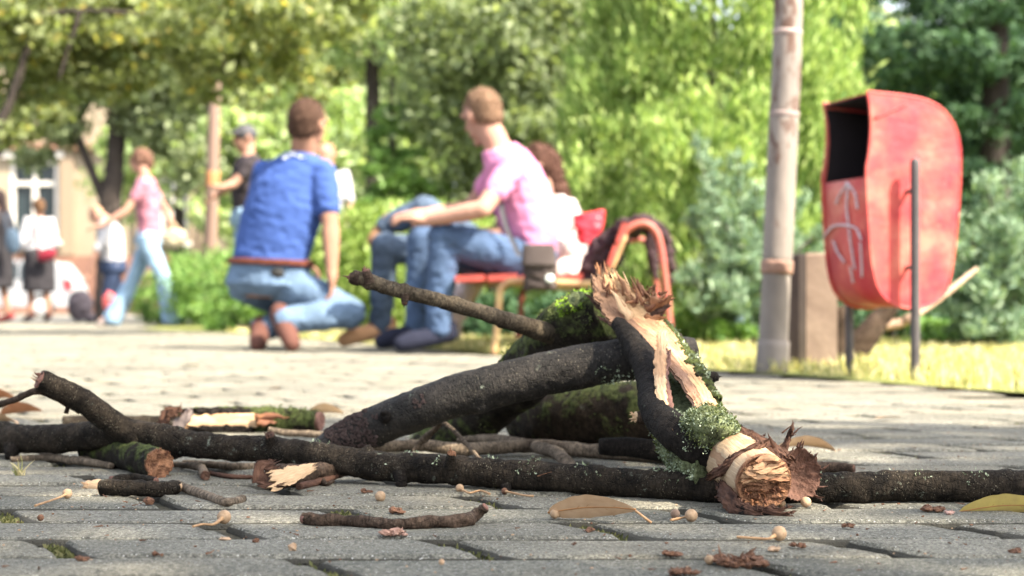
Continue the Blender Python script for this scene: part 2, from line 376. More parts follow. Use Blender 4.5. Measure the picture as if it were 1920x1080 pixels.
def inside(x, y, poly):
    c = False; n = len(poly)
    for i in range(n):
        x1, y1 = poly[i]; x2, y2 = poly[(i + 1) % n]
        if (y1 > y) != (y2 > y) and x < (x2 - x1) * (y - y1) / (y2 - y1) + x1: c = not c
    return c
def sheet(name, poly, z, mat, sub=None):
    mb = MB(); mb.add([Vector((x, y, z)) for x, y in poly], [tuple(range(len(poly)))]); return struct(obj(name, mb, mat, smooth=False))
sheet('ground', [(-300, -60), (300, -60), (300, 400), (-300, 400)], -.05, M_ground)
sheet('paving_bed', [(-9, -3), (6, -3), (6, 19), (-9, 19)], -.0085, M_joint)
sheet('road', [(-60, 19.2), (60, 19.2), (60, 30), (-60, 30)], -.03, M_asph)
def lawn_sheet():
    mb = MB(); nx, ny = 90, 70; vs = []; 
    sheetp = [(x, y) for x, y in LAWN]
    mb.add([Vector((x, y, .004)) for x, y in sheetp], [tuple(range(len(sheetp)))]); return struct(obj('lawn', mb, M_soil, smooth=False))
lawn_sheet()
JOINTS = []
def pavers():
    V = []; Fq = []; rows = 0; pr = random.Random(3)
    pitch, LEN, SK = .106, .335, .050
    y = .55; i = 0
    while y < 18.9:
        off = (i % 3) * .118 + pr.uniform(-.008, .008) + .02; xm = .37 * y + .75
        n0 = int((-xm) / LEN) - 1; n1 = int(xm / LEN) + 1
        for k in range(n0, n1 + 1):
            cx = k * LEN + off; cy = y + pitch / 2
            if inside(cx + .05, cy + .03, LAWN): continue
            near = y < 3.4
            g = .0043 if near else .0020; e = .0115
            # skewed block: ends lean to the right towards the viewer
            hx = LEN / 2 - e; hy = pitch / 2 - g
            cs = [(-hx - SK / 2 + .0, hy), (hx - SK / 2, hy), (hx + SK / 2, -hy), (-hx + SK / 2, -hy)]
            rad = [.006, .018, .006, .018] if near else [.008] * 4
            pts = []
            for q in range(4):
                p = Vector(cs[q]); a = Vector(cs[q - 1]); c = Vector(cs[(q + 1) % 4]); r = rad[q]
                da = (a - p).normalized() * r; dc = (c - p).normalized() * r
                for t in ((0, .33, .66, 1) if near else (0, 1)):
                    pts.append(p + da * (1 - t) ** 2 + dc * t * t)
            if near:  # finer, slightly chipped outline
                fp = []
                for q in range(len(pts)):
                    a = pts[q]; c = pts[(q + 1) % len(pts)]; n = max(1, int((c - a).length / .009))
                    fp += [a.lerp(c, t / n) for t in range(n)]
                pts = [p + Vector((n3((p[0] + cx, p[1] + cy, 0), 90), n3((p[0] + cx, p[1] + cy, 4), 90))) * .0011 for p in fp]
            if near: JOINTS.append((cx + LEN / 2, cy, SK, pitch))
            dz = pr.uniform(-.0018, .0016); tx, ty = pr.uniform(-.006, .006), pr.uniform(-.012, .012)
            b = len(V); n = len(pts)
            prof = [(1, -.03), (1, -.0062), (.0022, -.0030), (.0070, 0)] if near else [(1, -.03), (1, -.004), (.004, 0)]
            for (ins, z) in prof:
                for p in pts:
                    l = p.length; s = 1 if ins == 1 else 1
                    q = p if ins == 1 else Vector((p[0] - math.copysign(min(ins, abs(p[0])), p[0]), p[1] - math.copysign(min(ins, abs(p[1])), p[1])))
                    V.append((cx + q[0], cy + q[1], z + dz + tx * q[0] + ty * q[1] + (.0006 * n3((cx + q[0], cy + q[1], 1), 160) if near and z > -.01 else 0)))
            for r in range(len(prof) - 1):
                for q in range(n): Fq.append((b + r * n + q, b + (r + 1) * n + q, b + (r + 1) * n + (q + 1) % n, b + r * n + (q + 1) % n))
            t = b + (len(prof) - 1) * n; Fq.append(tuple(range(t + n - 1, t - 1, -1)))
        y += pitch; i += 1
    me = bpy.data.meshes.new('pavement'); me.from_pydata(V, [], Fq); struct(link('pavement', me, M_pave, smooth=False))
pavers()
# grass of the lawn
M_grass = leafmat('grass_blades', [(0, (.20, .23, .08)), (.45, (.42, .40, .17)), (.75, (.62, .54, .30)), (1, (.75, .66, .45))], .4, .6, (1.1, 1.1, .6))
def grass(name, n, test, hgt=(.02, .06), seed=1, w=.0035, box=(-3.5, 12, 3.2, 12), label='short sunlit yellow green grass of the park lawn'):
    r = np.random.default_rng(seed); pts = []
    while len(pts) < n:
        yy = r.uniform(box[2] ** .5, box[3] ** .5) ** 2; x = r.uniform(-.36 * yy - .2, .36 * yy + .6)
        if test(x, yy): pts.append((x, yy, 0))
    p = np.array(pts, np.float32); h = r.uniform(hgt[0], hgt[1], n)[:, None]
    d = r.normal(0, .5, (n, 3)); d[:, 2] = 1; d /= np.linalg.norm(d, axis=1)[:, None]
    s = np.cross(d, r.normal(0, 1, (n, 3))); s /= np.linalg.norm(s, axis=1)[:, None]
    sc = (p[:, 1:2] / 5).clip(.6, 3)
    o = quads(name, p + d * h / 2 + [0, 0, .003], d * h / 2, s * w * sc, M_grass)
    tag(o, label, 'grass', kind='stuff'); return o
def joint_fill():
    r = random.Random(12); c = []; A = []; B = []
    for (x, y, sk_, pt) in JOINTS:
        k = r.random(); n = 170 if k < .3 else 40 if k < .7 else 0; q0 = r.random()
        for _ in range(n):
            t = min(max(r.gauss(q0, .25), 0), 1); p = Vector((x - sk_ / 2 + sk_ * t + r.uniform(-.009, .009), y + pt / 2 - pt * t, -.0075)); d = Vector((r.gauss(0, .6), r.gauss(0, .6), 1)).normalized(); s = r.uniform(.003, .008)
            c.append(p + d * s * .4); A.append(d * s * .5); B.append(d.orthogonal().normalized() * s * .25)
    m = leafmat('joint_moss', [(0, (.03, .035, .012)), (.6, (.08, .085, .03)), (1, (.16, .15, .07))], .2, .8)
    tag(quads('joint_moss', np.array(c, np.float32), np.array(A, np.float32), np.array(B, np.float32), m), 'dull green moss grown in the joints of the near pavers', 'moss', kind='stuff')
joint_fill()
grass('grass', 42000, lambda x, y: inside(x + n3((x, y, 0), 3) * .07, y, LAWN))
# ------------------------------------------------------------------ foreground: broken branches
def tufts(name, samples, mask, n, size, mat, parent, seed=0, lift=.3):
    r = np.random.default_rng(seed); c = []; A = []; B = []; rr = random.Random(seed)
    tries = 0
    while len(c) < n and tries < n * 40:
        tries += 1
        p, nn = samples[rr.randrange(len(samples))]
        if not mask(p, nn): continue
        for k in range(2):
            d = (nn * (.4 + lift) + Vector((rr.gauss(0, 1), rr.gauss(0, 1), rr.gauss(0, 1))) * .6).normalized()
            s = size * rr.uniform(.5, 1.3); b = d.cross(Vector((rr.gauss(0, 1), rr.gauss(0, 1), rr.gauss(0, 1)))).normalized()
            jit = Vector((rr.gauss(0, 1), rr.gauss(0, 1), rr.gauss(0, 1))) * .0012
            c.append(p + jit + d * s * .45); A.append(d * s * .5); B.append(b * s * .28)
    o = quads(name, np.array(c, np.float32), np.array(A, np.float32), np.array(B, np.float32), mat, parent); o['kind'] = 'stuff'; return o
def stub(parent, p, d, L, r, mat, endmat, name='twig_stub', seed=1.0):
    mb = MB(); p = Vector(p); d = Vector(d).normalized()
    tube(mb, [p - d * r * .8, p + d * L * .5, p + d * L], [r * 1.25, r, r * .8], 12, .002, .1, .0006, seed, cap=(None, None))
    o = obj(name, mb, mat, parent); e = MB(); endcap(e, p + d * L, d, r * .8, .001, 14, .35, seed, 4); 
    for k in range(5): splinter(e, p + d * (L - .002) + Vector((U(-1, 1), U(-1, 1), U(-1, 1))) * r * .5, d + Vector((U(-.4, .4), U(-.4, .4), U(-.4, .4))), r * U(.6, 1.4), r * .5, r * .3, U(0, 9))
    obj('broken_tip', e, endmat, o); return o

# --- long front branch with its fork (lies across the whole picture)
t1 = thing('fallen_branch', 'long thin dark branch lying on the pavers right across the foreground, forked at its left', 'branch', G(700, 900), 'broken branches on the pavement')
S = []; mb = MB()
main_r = [.020, .0195, .0185, .018, .0155, .0150, .0165, .0158, .0155, .0155, .0155, .0155, .0158, .016, .016]
main = [P(-260, 800, 2.25), P(-60, 822, 2.17), P(110, 822, 2.08), P(240, 812, 2.0), P(400, 838, 1.94), P(540, 845, 1.88), P(700, 872, 1.82), P(850, 882, 1.78), P(1000, 893, 1.745), P(1200, 906, 1.70), P(1370, 916, 1.675), P(1560, 914, 1.665), P(1740, 912, 1.66), P(1930, 911, 1.66), P(2150, 905, 1.66)]
main = rest(main, main_r)
tube(mb, main, [.020, .0195, .0185, .018, .0155, .0150, .0165, .0158, .0155, .0155, .0155, .0155, .0158, .016, .016], 34, .0040, .09, .0011, 1.0,
     knots=[(.34, 1.3, .006, .005), (.50, 4.4, .006, .007), (.555, .6, .005, .004), (.62, 4.5, .005, .005), (.83, .9, .007, .004), (.90, 1.6, .006, .004), (.43, 2, .01, .003), (.15, 4.3, .012, .006)], samples=S, wig=.0016)
obj('bark', mb, M_bark, t1)
mb = MB(); fk = [P(262, 822, 1.985), P(215, 795, 1.98), P(160, 755, 1.96), P(110, 728, 1.94), P(76, 712, 1.93)]
tube(mb, fk, [.017, .0155, .0145, .0135, .012], 28, .003, .06, .0008, 2.0, knots=[(.75, 1.7, .005, -.003)], cap=(None, 'rough'))
fb = obj('side_branch', mb, M_bark, t1)
mb = MB(); tp = P(74, 711, 1.93); ax = (P(76, 712, 1.93) - P(110, 728, 1.94)).normalized()
endcap(mb, tp, ax, .011, .001, 20, .3, 3.3)
for k in range(10):
    a = U(0, 6.28); q = tp + (ax.orthogonal().normalized() * math.cos(a) + ax.cross(ax.orthogonal().normalized()) * math.sin(a)) * U(.003, .010) - ax * .004
    splinter(mb, q, ax + Vector((U(-.25, .25), U(-.2, .2), U(-.15, .3))), U(.006, .018), U(.002, .005), .0015, U(0, 20))
obj('broken_tip', mb, M_innerp, fb)
stub(t1, P(845, 868, 1.765), (.1, -.4, .9), .012, .006, M_bark, M_rot, seed=2)
stub(t1, P(508, 826, 1.88), (-.1, -.5, .8), .008, .007, M_bark, M_inner, seed=3)
stub(t1, P(752, 893, 1.79), (.05, -.3, -1), .012, .007, M_barkdark, M_barkdark, seed=4)
stub(t1, P(950, 915, 1.74), (.2, -.4, -.8), .008, .005, M_barkdark, M_inner, seed=5)
stub(t1, P(22, 845, 2.10), (0, -.5, -.9), .010, .009, M_barkdark, M_barkdark, seed=6)
mb = MB()
splinter(mb, P(1008, 893, 1.72), (.9, -.1, .35), .016, .004, .001, 3.3); obj('bark_flake', mb, M_rot, t1)
tufts('lichen', S, lambda p, n: n.z > .2 and p.x > -.25 and n3(p, 30) > .22, 500, .003, M_lich, t1, 3)

# --- the big broken fork: mossy limb, torn slab, stripped end, dark side branch, long twig
t2 = thing('broken_limb', 'thick torn mossy limb with a bright splintered wood slab and a stripped crumbling end', 'branch', G(1430, 970), 'broken branches on the pavement')
S2 = []; mb = MB()
tube(mb, [P(800, 845, 2.42), P(905, 772, 2.32), P(985, 705, 2.22), P(1035, 640, 2.14), P(1090, 606, 2.09), P(1150, 585, 2.05)], [.030, .036, .0385, .038, .038, .035], 44, .005, .12, .0022, 4.0,
     knots=[(.52, 1.6, .02, .006), (.8, 1.2, .018, .006)], samples=S2, cap=('rough', 'rough'), wig=.003)
c_ = obj('upper_limb', mb, M_moss, t2)
tufts('moss', S2, lambda p, n: n3(p, 26) + n.z * .35 > .22 and n.y < .5, 1700, .0036, M_tuft, c_, 1)
mb = MB()  # bright cushion of moss on the hump
S2b = []
tube(mb, [P(1050, 580, 2.06), P(1085, 562, 2.05), P(1112, 560, 2.05)], [.006, .012, .006], 18, .003, .2, .002, 4.6, samples=S2b, cap=('round', 'round'))
cu = obj('moss_cushion', mb, M_mossy2, c_)
M_cush = leafmat('cushion_moss', [(0, (.16, .28, .03)), (1, (.38, .55, .08))], .4, .8)
tufts('moss_cushion_leaves', S2b, lambda p, n: True, 500, .004, M_cush, cu, 21)
mb = MB()  # long twig rising to the left
tw = [P(1040, 628, 2.09), P(985, 612, 2.06), P(900, 585, 2.02), P(820, 562, 1.99), P(735, 541, 1.97), P(690, 526, 1.96), P(662, 520, 1.955)]
tube(mb, tw, [.0150, .0115, .0098, .0092, .0088, .0088, .0082], 22, .003, .07, .0007, 5.0, knots=[(.30, 1.5, .004, .002), (.55, 4.2, .004, .002), (.78, 4.0, .004, .004), (.93, 1.6, .005, .003)], cap=(None, 'rough'), wig=.0012)
twg = obj('long_twig', mb, barkmat('twig_olive', (.026, .020, .014), (.095, .078, .056), 0, .5), t2)
stub(twg, P(690, 524, 1.955), (-.25, -.1, 1), .011, .0062, M_twigd, M_innerp, seed=7)
stub(twg, P(760, 556, 1.968), (-.1, -.2, -1), .009, .0045, M_twigd, M_inner, seed=8)
stub(twg, P(664, 522, 1.955), (-1, .0, .1), .005, .0075, M_twigd, M_innerp, seed=9)
# front limb (behind -> towards the viewer)
S3 = []; mb = MB()
fl = [P(1225, 640, 2.12), P(1256, 705, 1.98), P(1268, 775, 1.84), P(1302, 850, 1.715), P(1350, 882, 1.655)]
tube(mb, fl, [.032, .032, .0315, .0305, .0300], 44, .004, .10, .002, 6.0, knots=[(.8, 1.5, .02, .005)], samples=S3, cap=('rough', 'rough'))
fl_o = obj('front_limb', mb, M_mossy2, t2)
tufts('moss', S3, lambda p, n: n3(p, 24) > .05 and n.y < .6, 2400, .0032, M_tuft, fl_o, 2)
tufts('lichen', S3, lambda p, n: n3(p, 31, 4) > .05 and n.y < .6 and n.z > -.4, 3200, .0030, M_lich, fl_o, 5)
# stripped wood core with crumbling end
mb = MB(); core = [P(1340, 838, 1.70), P(1385, 868, 1.63), P(1432, 905, 1.565)]
ps, fr = tube(mb, core, [.0270, .0282, .0275], 40, .003, .06, .0006, 7.0, cap=('flat', None))
M_core = woodmat('core_wood', (.27, .18, .105), (.44, .33, .215), (.20, .115, .065), .5, .6)
obj('wood_core', mb, M_core, t2)
ax = fr[-1][0]; ec = P(1432, 905, 1.565)
M_ridge = woodmat('ridge_wood', (.30, .16, .08), (.50, .31, .18), (.22, .10, .05), .4)
mb = MB(); endcap(mb, ec, ax, .0276, .002, 64, .42, 1.7, 26, hollow=.08); ce = obj('crumbling_end', mb, M_rot, t2)
mb = MB(); e1 = Vector((1, 0, 0)); e1 = (e1 - ax * e1.dot(ax)).normalized(); e2 = ax.cross(e1); e2 = e2 if e2.z > 0 else -e2
for k in range(7):
    h_ = .004 + .0035 * k; w_ = .9 * (max(.0276 ** 2 - h_ ** 2, 1e-5)) ** .5; pts_ = [ec + e1 * w_ * u + e2 * (h_ + .0025 * math.cos(u * 2 + k)) + ax * (.004 + .003 * math.sin(k * 2.1 + u * 3) + .0006 * k) for u in (-1, -.4, .3, .95)]
    ribbon(mb, pts_, [.004, .007, .006, .004], [ax * .6 + e2 * .5], .003, 70. + k, nx=6, step=.0016, jag=.45, rough=.0014, endjag=.003)
obj('torn_ridges', mb, M_ridge, ce)
mb = MB()
for k in range(40):
    a = U(0, 6.28); q = U(.3, 1); e1 = ax.orthogonal().normalized(); e2 = ax.cross(e1)
    splinter(mb, ec + (e1 * math.cos(a) + e2 * math.sin(a)) * .025 * q, ax + (e1 * math.cos(a) + e2 * math.sin(a)) * U(-.3, .5) + Vector((0, 0, U(0, .5))), U(.003, .010), U(.002, .005), U(.001, .002), U(0, 30))
obj('splinter', mb, M_woodd, ce)['kind'] = 'stuff'
# bark collar: torn flaps round the core
def flap(name, pts, wid, nrm, th=.004, seed=0., mat=None, **k):
    mb = MB(); ribbon(mb, pts, wid, nrm, th, seed, mat and 0 or 0, **k) if False else ribbon(mb, pts, wid, nrm, th, seed, **k)
    ex = MB()
    for q in range(int(14 * (k.get('spk', 1) if False else 1))):
        pass
    return mb
def bflap(pts, wid, nrm, seed, th=.0045, jag=.35, endjag=.012, rough=.0022, spikes=10, curl=.15, m2=None, slen=.012, sdir=None):
    mb = MB(); ribbon(mb, pts, wid, nrm, th, seed, nx=16, step=.0018, jag=jag, rough=rough, curl=curl, endjag=endjag, fib=.0016)
    rr = random.Random(int(seed * 10)); n0 = len(mb.v) // 2
    t = (Vector(pts[-1]) - Vector(pts[-2])).normalized()
    for k in range(spikes):
        v = mb.v[n0 - 17 * rr.randrange(1, 6) + rr.randrange(0, 16)] if k % 2 else mb.v[rr.randrange(0, n0 // 17) * 17 + rr.choice((0, 16))]
        d = (sdir if sdir else t) + Vector((rr.gauss(0, .5), rr.gauss(0, .4), rr.gauss(0, .5)))
        splinter(mb, v, d, slen * rr.uniform(.4, 1.3), .004 * rr.uniform(.5, 1.3), .0016, rr.uniform(0, 30), bend=.25)
    return obj('bark_flap', mb, m2 or M_inner, t2)
bflap([P(1375, 800, 1.66), P(1410, 815, 1.63), P(1450, 838, 1.60), P(1478, 862, 1.585)], [.010, .014, .016, .020], [Vector((.3, -.8, .6))], 1.1, spikes=9, slen=.010, sdir=Vector((.3, -.2, 1)))
bflap([P(1462, 858, 1.60), P(1475, 830, 1.60), P(1483, 806, 1.60)], [.012, .007, .002], [Vector((.2, -1, .1))], 2.3, spikes=4)
mb = MB(); splinter(mb, P(1466, 812, 1.60), (.75, 0, .6), .016, .003, .0015, 2.0); splinter(mb, P(1455, 850, 1.595), (-.3, 0, 1), .022, .005, .002, 5.0); obj('bark_sliver', mb, M_inner, t2)
# big cupped flap right of the core
def cup(c, rx, rz, nrm, seed):
    mb = MB(); nn = Vector(nrm).normalized(); x = Vector((0, 0, 1)).cross(nn).normalized(); y = nn.cross(x); nr, na = 16, 84; top = []; bot = []; tc = []
    for i in range(nr + 1):
        q = i / nr
        for j in range(na):
            a = 2 * math.pi * j / na
            e = 1 + (.10 * n3((math.cos(a) * 2, math.sin(a) * 2, seed), 1.3) + (.09 * n3((math.cos(a) * 9, math.sin(a) * 9, seed), 1.2) + .10 * max(0, n3((math.cos(a) * 16, math.sin(a) * 16, seed), 1.4)))) * q ** 3
            p = c + x * rx * q * e * math.cos(a) + y * rz * q * e * math.sin(a) + nn * (.013 * q ** 2 + .0016 * n3((a * 8, q, seed), 1) * q + .002 * n3((math.cos(a) * q, math.sin(a) * q, seed), 5))
            top.append(p); bot.append(p - nn * (.0035 * (1 - .6 * q ** 4))); tc.append(Vector((math.cos(a) * .05 * q, math.sin(a) * .05 * q, q * .02)))
    fs = [(i * na + j, (i + 1) * na + j, (i + 1) * na + (j + 1) % na, i * na + (j + 1) % na) for i in range(nr) for j in range(na)]; K = len(top)
    mb.add(top + bot, fs + [tuple(q + K for q in f[::-1]) for f in fs] + [(nr * na + j, nr * na + K + j, nr * na + K + (j + 1) % na, nr * na + (j + 1) % na) for j in range(na)], tc + tc)
    for k in range(12):
        a = rnd.uniform(-1.0, 1.7); b = nr * na + int((a % 6.283) / 6.283 * na)
        splinter(mb, top[b], (top[b] - c).normalized() + Vector((U(-.3, .3), U(-.5, .1), U(-.2, .5))), U(.004, .011), U(.002, .004), .0012, U(0, 30), bend=.3)
    return mb
obj('bark_flap', cup(P(1487, 890, 1.625), .0235, .0255, (.35, -1, .12), 3.0), plain('inner_bark_plate', (.17, .085, .058), (.05, .024, .016), 110, .8, .8, .0025, 'obj', detail=6), t2)
bflap([P(1333, 893, 1.60), P(1365, 872, 1.585), P(1400, 848, 1.58), P(1432, 832, 1.585)], [.008, .013, .012, .006], [Vector((-.2, -1, .5))], 4.2, spikes=7, slen=.007)
bflap([P(1352, 905, 1.60), P(1362, 930, 1.575), P(1385, 955, 1.555), P(1425, 966, 1.54)], [.016, .020, .018, .012], [Vector((-.4, -1, .1))], 5.4, spikes=9, slen=.007)
bflap([P(1420, 958, 1.56), P(1450, 962, 1.545), P(1480, 958, 1.54)], [.012, .014, .008], [Vector((.1, -1, .2))], 6.1, spikes=8, slen=.006)
bflap([P(1372, 950, 1.57), P(1392, 968, 1.55), P(1425, 974, 1.545)], [.014, .018, .010], [Vector((-.1, -1, -.2))], 8.1, spikes=8, m2=M_barkdark)
bflap([P(1338, 806, 1.69), P(1350, 845, 1.655), P(1362, 880, 1.63), P(1358, 912, 1.61)], [.012, .016, .018, .014], [Vector((-.7, -1, .2))], 7.1, spikes=14, m2=M_barkdark)
# torn slab: bright inner face to the viewer, bark on its far side
mb = MB()
sl_ = [P(1132, 520, 2.00), P(1152, 560, 1.985), P(1192, 608, 1.955), P(1246, 656, 1.885), P(1290, 714, 1.80), P(1325, 775, 1.70), P(1334, 798, 1.68)]
ribbon(mb, sl_, [.034, .054, .062, .042, .032, .030, .028], [Vector((.35, -1, .35)), Vector((.30, -1, .55))], .010, 11.0, nx=34, step=.0022, jag=.10, rough=.0007, curl=-.10, endjag=.014, fib=.0022, mback=1)
sb = obj('torn_slab', mb, [M_slab, M_barkdark], t2)
mb = MB()
ribbon(mb, [P(1196, 560, 2.0), P(1256, 620, 1.94), P(1304, 680, 1.85), P(1345, 750, 1.76)], [.012, .018, .022, .012], [Vector((.6, -1, .5))], .008, 12.0, nx=12, step=.002, jag=.45, rough=.003, endjag=.01, curl=.2)
sbk = obj('slab_bark', mb, M_moss, sb)
S5 = [(v, Vector((.5, -.5, .6))) for v in mb.v[:len(mb.v) // 2]]
tufts('lichen', S5, lambda p, n: n3(p, 60) > .1, 250, .004, M_lich, sbk, 9)
stub(sb, P(1335, 708, 1.84), (.7, -.2, .1), .006, .006, M_barkdark, M_barkdark, seed=11)
# splinters standing on the broken top
def spl(a, b, w, th, mat, seed, nm='splinter', par=None, bend=.08):
    mb = MB(); splinter(mb, a, Vector(b) - Vector(a), (Vector(b) - Vector(a)).length, w, th, seed, bend=bend)
    for k in range(3): splinter(mb, Vector(a).lerp(Vector(b), U(.1, .5)) + Vector((U(-1, 1), U(-1, 1), U(-1, 1))) * w * .25, Vector(b) - Vector(a) + Vector((U(-1, 1), U(-1, 1), U(-1, 1))) * .004, (Vector(b) - Vector(a)).length * U(.3, .6), w * .3, th * .5, seed + k)
    return obj(nm, mb, mat, par or t2)
for (a, b, w_, th, mt) in [
    ((1128, 560, 2.02), (1118, 492, 2.03), .010, .004, M_woodd), ((1140, 560, 2.01), (1137, 486, 2.02), .007, .004, M_woodd),
    ((1135, 570, 2.0), (1112, 520, 2.02), .009, .004, M_inner), ((1150, 560, 2.0), (1128, 510, 2.01), .010, .005, M_woodd),
    ((1160, 570, 1.99), (1147, 515, 2.0), .012, .005, M_wood), ((1185, 580, 1.98), (1160, 508, 1.99), .014, .006, M_wood),
    ((1205, 590, 1.98), (1163, 512, 2.0), .010, .005, M_wood2), ((1225, 610, 1.97), (1180, 520, 2.0), .012, .006, M_woodd),
    ((1215, 590, 1.98), (1192, 515, 2.0), .009, .005, M_woodd), ((1225, 590, 1.99), (1205, 528, 2.0), .010, .005, M_wood),
    ((1235, 600, 1.99), (1218, 535, 2.0), .010, .005, M_woodd), ((1232, 590, 1.98), (1228, 548, 1.99), .008, .005, M_wood),
    ((1150, 590, 1.97), (1090, 555, 1.99), .008, .004, M_inner), ((1145, 575, 1.98), (1102, 545, 2.0), .007, .003, M_inner),
    ((1150, 600, 1.97), (1118, 570, 1.98), .010, .005, M_inner), ((1155, 610, 1.965), (1125, 590, 1.98), .008, .004, M_innerp),
    ((1215, 583, 1.97), (1266, 556, 1.95), .014, .006, M_woodd), ((1222, 592, 1.965), (1262, 572, 1.95), .014, .005, M_inner),
    ((1216, 580, 1.965), (1256, 546, 1.96), .008, .004, M_woodd), ((1210, 600, 1.96), (1250, 590, 1.95), .008, .004, M_woodd),
    ((1180, 600, 1.955), (1150, 540, 1.96), .010, .003, M_wood2), ((1200, 575, 1.985), (1172, 545, 1.97), .008, .003, M_wood)]:
    spl(P(*a), P(*b), w_ * 1.35, th * 1.4, mt, U(0, 30))
mb = MB()
for k in range(46):
    q = U(0, 1); a = P(1128 + 105 * q + U(-8, 8), 545 + 45 * q + U(-12, 12), 1.99 + U(-.02, .02))
    d = Vector((U(-.5, .35), U(-.3, .1), 1)) if k % 3 else Vector((U(-1, 1), U(-.5, 0), U(-.2, 1)))
    splinter(mb, a, d, U(.006, .019), U(.003, .008), U(.0015, .004), U(0, 40), bend=U(-.2, .2))
obj('splinter_fringe', mb, M_woodd, sb)['kind'] = 'stuff'
mb = MB()
for k in range(34):
    a = P(1205 + U(0, 32), 535 + U(0, 45), 1.99 + U(-.015, .02)); splinter(mb, a, Vector((U(-.8, .8), U(-.6, 0), U(-.3, 1))), U(.004, .013), U(.002, .004), .0015, U(0, 40), bend=.3)
obj('crumbled_fringe', mb, M_rot, sb)['kind'] = 'stuff'
# dark side branch arching from the slab down to the front limb
S6 = []; mb = MB()
tube(mb, [P(1158, 606, 1.945), P(1180, 632, 1.91), P(1204, 668, 1.86), P(1220, 720, 1.80), P(1229, 770, 1.73), P(1262, 808, 1.68), P(1305, 832, 1.66), P(1345, 846, 1.66)], [.008, .0125, .0150, .0150, .0165, .0190, .0215, .024], 34, .003, .09, .0010, 8.0, knots=[(.22, 1.0, .01, .003)], cap=('rough', None), samples=S6)
db = obj('side_branch', mb, M_barkdark, t2)
mb = MB()
ribbon(mb, [P(1158, 602, 1.94), P(1180, 625, 1.905), P(1202, 645, 1.87)], [.004, .016, .010], [Vector((-.1, -1, .4))], .006, 14., nx=10, step=.002, jag=.4, rough=.002, endjag=.008)
obj('bark_flap', mb, M_barkdark, db)
S7 = []; mb = MB()  # moss saddle where the side branch joins
tube(mb, [P(1290, 806, 1.665), P(1318, 802, 1.65), P(1350, 806, 1.645), P(1372, 805, 1.65)], [.010, .021, .022, .010], 26, .003, .25, .003, 9.2, samples=S7, cap=('round', 'round'))
ms = obj('moss_saddle', mb, M_mossy2, t2)
tufts('moss', S7, lambda p, n: n.y < .5, 2200, .0030, M_tuft, ms, 31, .5); tufts('lichen', S7, lambda p, n: n.y < .5 and n3(p, 40) > -.05, 2600, .0030, M_lich, ms, 32, .5)
tufts('lichen', S6, lambda p, n: p.x > .168 and n.z > -.3, 600, .003, M_lich, db, 33)
mb = MB()
ribbon(mb, [P(1242, 622, 1.83), P(1238, 680, 1.79), P(1240, 735, 1.735), P(1252, 785, 1.68), P(1262, 806, 1.66)], [.010, .0135, .012, .009, .004], [Vector((-.15, -1, .25))], .005, 15., nx=12, step=.002, jag=.25, rough=.0007, endjag=.012, fib=.001)
obj('wood_strip', mb, M_wood2, db)
mb = MB()
ribbon(mb, [P(1252, 660, 1.82), P(1249, 715, 1.76), P(1258, 770, 1.70), P(1272, 808, 1.665)], [.004, .006, .008, .007], [Vector((.5, -1, .1))], .005, 16., nx=8, step=.002, jag=.5, rough=.002, endjag=.012, fib=.002)
obj('wood_strip', mb, M_innerp, db)
stub(t2, P(1216, 783, 1.74), (-1, -.15, .05), .014, .0075, M_twigd, M_wood2, 'twig_stub', 12)
# --- sloping branch passing under the upper limb
t3 = thing('fallen_branch', 'smooth dark branch sloping up from the long front branch to under the mossy limb', 'branch', G(640, 862), 'broken branches on the pavement')
S8 = []; mb = MB()
tube(mb, [P(585, 872, 2.02), P(650, 823, 2.02), P(755, 778, 2.00), P(880, 736, 1.985), P(1000, 706, 1.97), P(1110, 684, 1.965), P(1200, 672, 1.96), P(1300, 668, 1.97)], [.021, .0235, .0250, .0265, .0265, .0260, .0255, .024], 44, .004, .06, .0009, 10.0,
     knots=[(.18, 1.8, .008, .004), (.47, 1.0, .009, .006), (.14, 3.8, .006, -.004), (.05, 1.5, .02, .002)], samples=S8, wig=.001)
obj('bark', mb, M_barkin, t3)
M_scab = plain('scab_bark', (.115, .075, .068), (.022, .014, .012), 320, .9, 1.0, .004, detail=5)
def patch(parent, name, S, c, r, mat, lift=.0012, seed=0, n=700):
    """rough raised patch grown on a sampled bark surface"""
    mb = MB(); rr = random.Random(seed)
    cand = [s for s in S if (s[0] - c).length < r * (1 + .5 * n3(s[0], 60, seed)) and s[1].y < .3]
    for k in range(min(n, len(cand) * 2)):
        p, nn = cand[rr.randrange(len(cand))]; x = nn.orthogonal().normalized(); y = nn.cross(x); s = rr.uniform(.0012, .003)
        p = p + x * rr.uniform(-.002, .002) + y * rr.uniform(-.002, .002)
        vs = [p - nn * .001 + (x * math.cos(a) + y * math.sin(a)) * s * rr.uniform(.8, 1.3) for a in (0, 1.26, 2.5, 3.8, 5.0)]
        vs += [q + nn * lift * rr.uniform(.8, 2.2) - (q - p) * .35 for q in vs]
        mb.add(vs, [(0, 1, 6, 5), (1, 2, 7, 6), (2, 3, 8, 7), (3, 4, 9, 8), (4, 0, 5, 9), (5, 6, 7, 8, 9)])
    return obj(name, mb, mat, parent, smooth=False)
patch(t3, 'scabbed_bark', S8, P(655, 815, 2.0), .034, M_scab, seed=1, n=900)
patch(t3, 'scabbed_bark', S8, P(785, 752, 1.97), .008, M_scab, seed=2, n=60)
stub(t3, P(722, 780, 1.975), (-.1, -1, .3), .003, .007, M_barkdark, M_barkdark, 'knot', seed=13)
tufts('lichen', S8, lambda p, n: p.x > .10 and n.z < .3 and n3(p, 40) > .05, 500, .0035, M_lich, t3, 8)
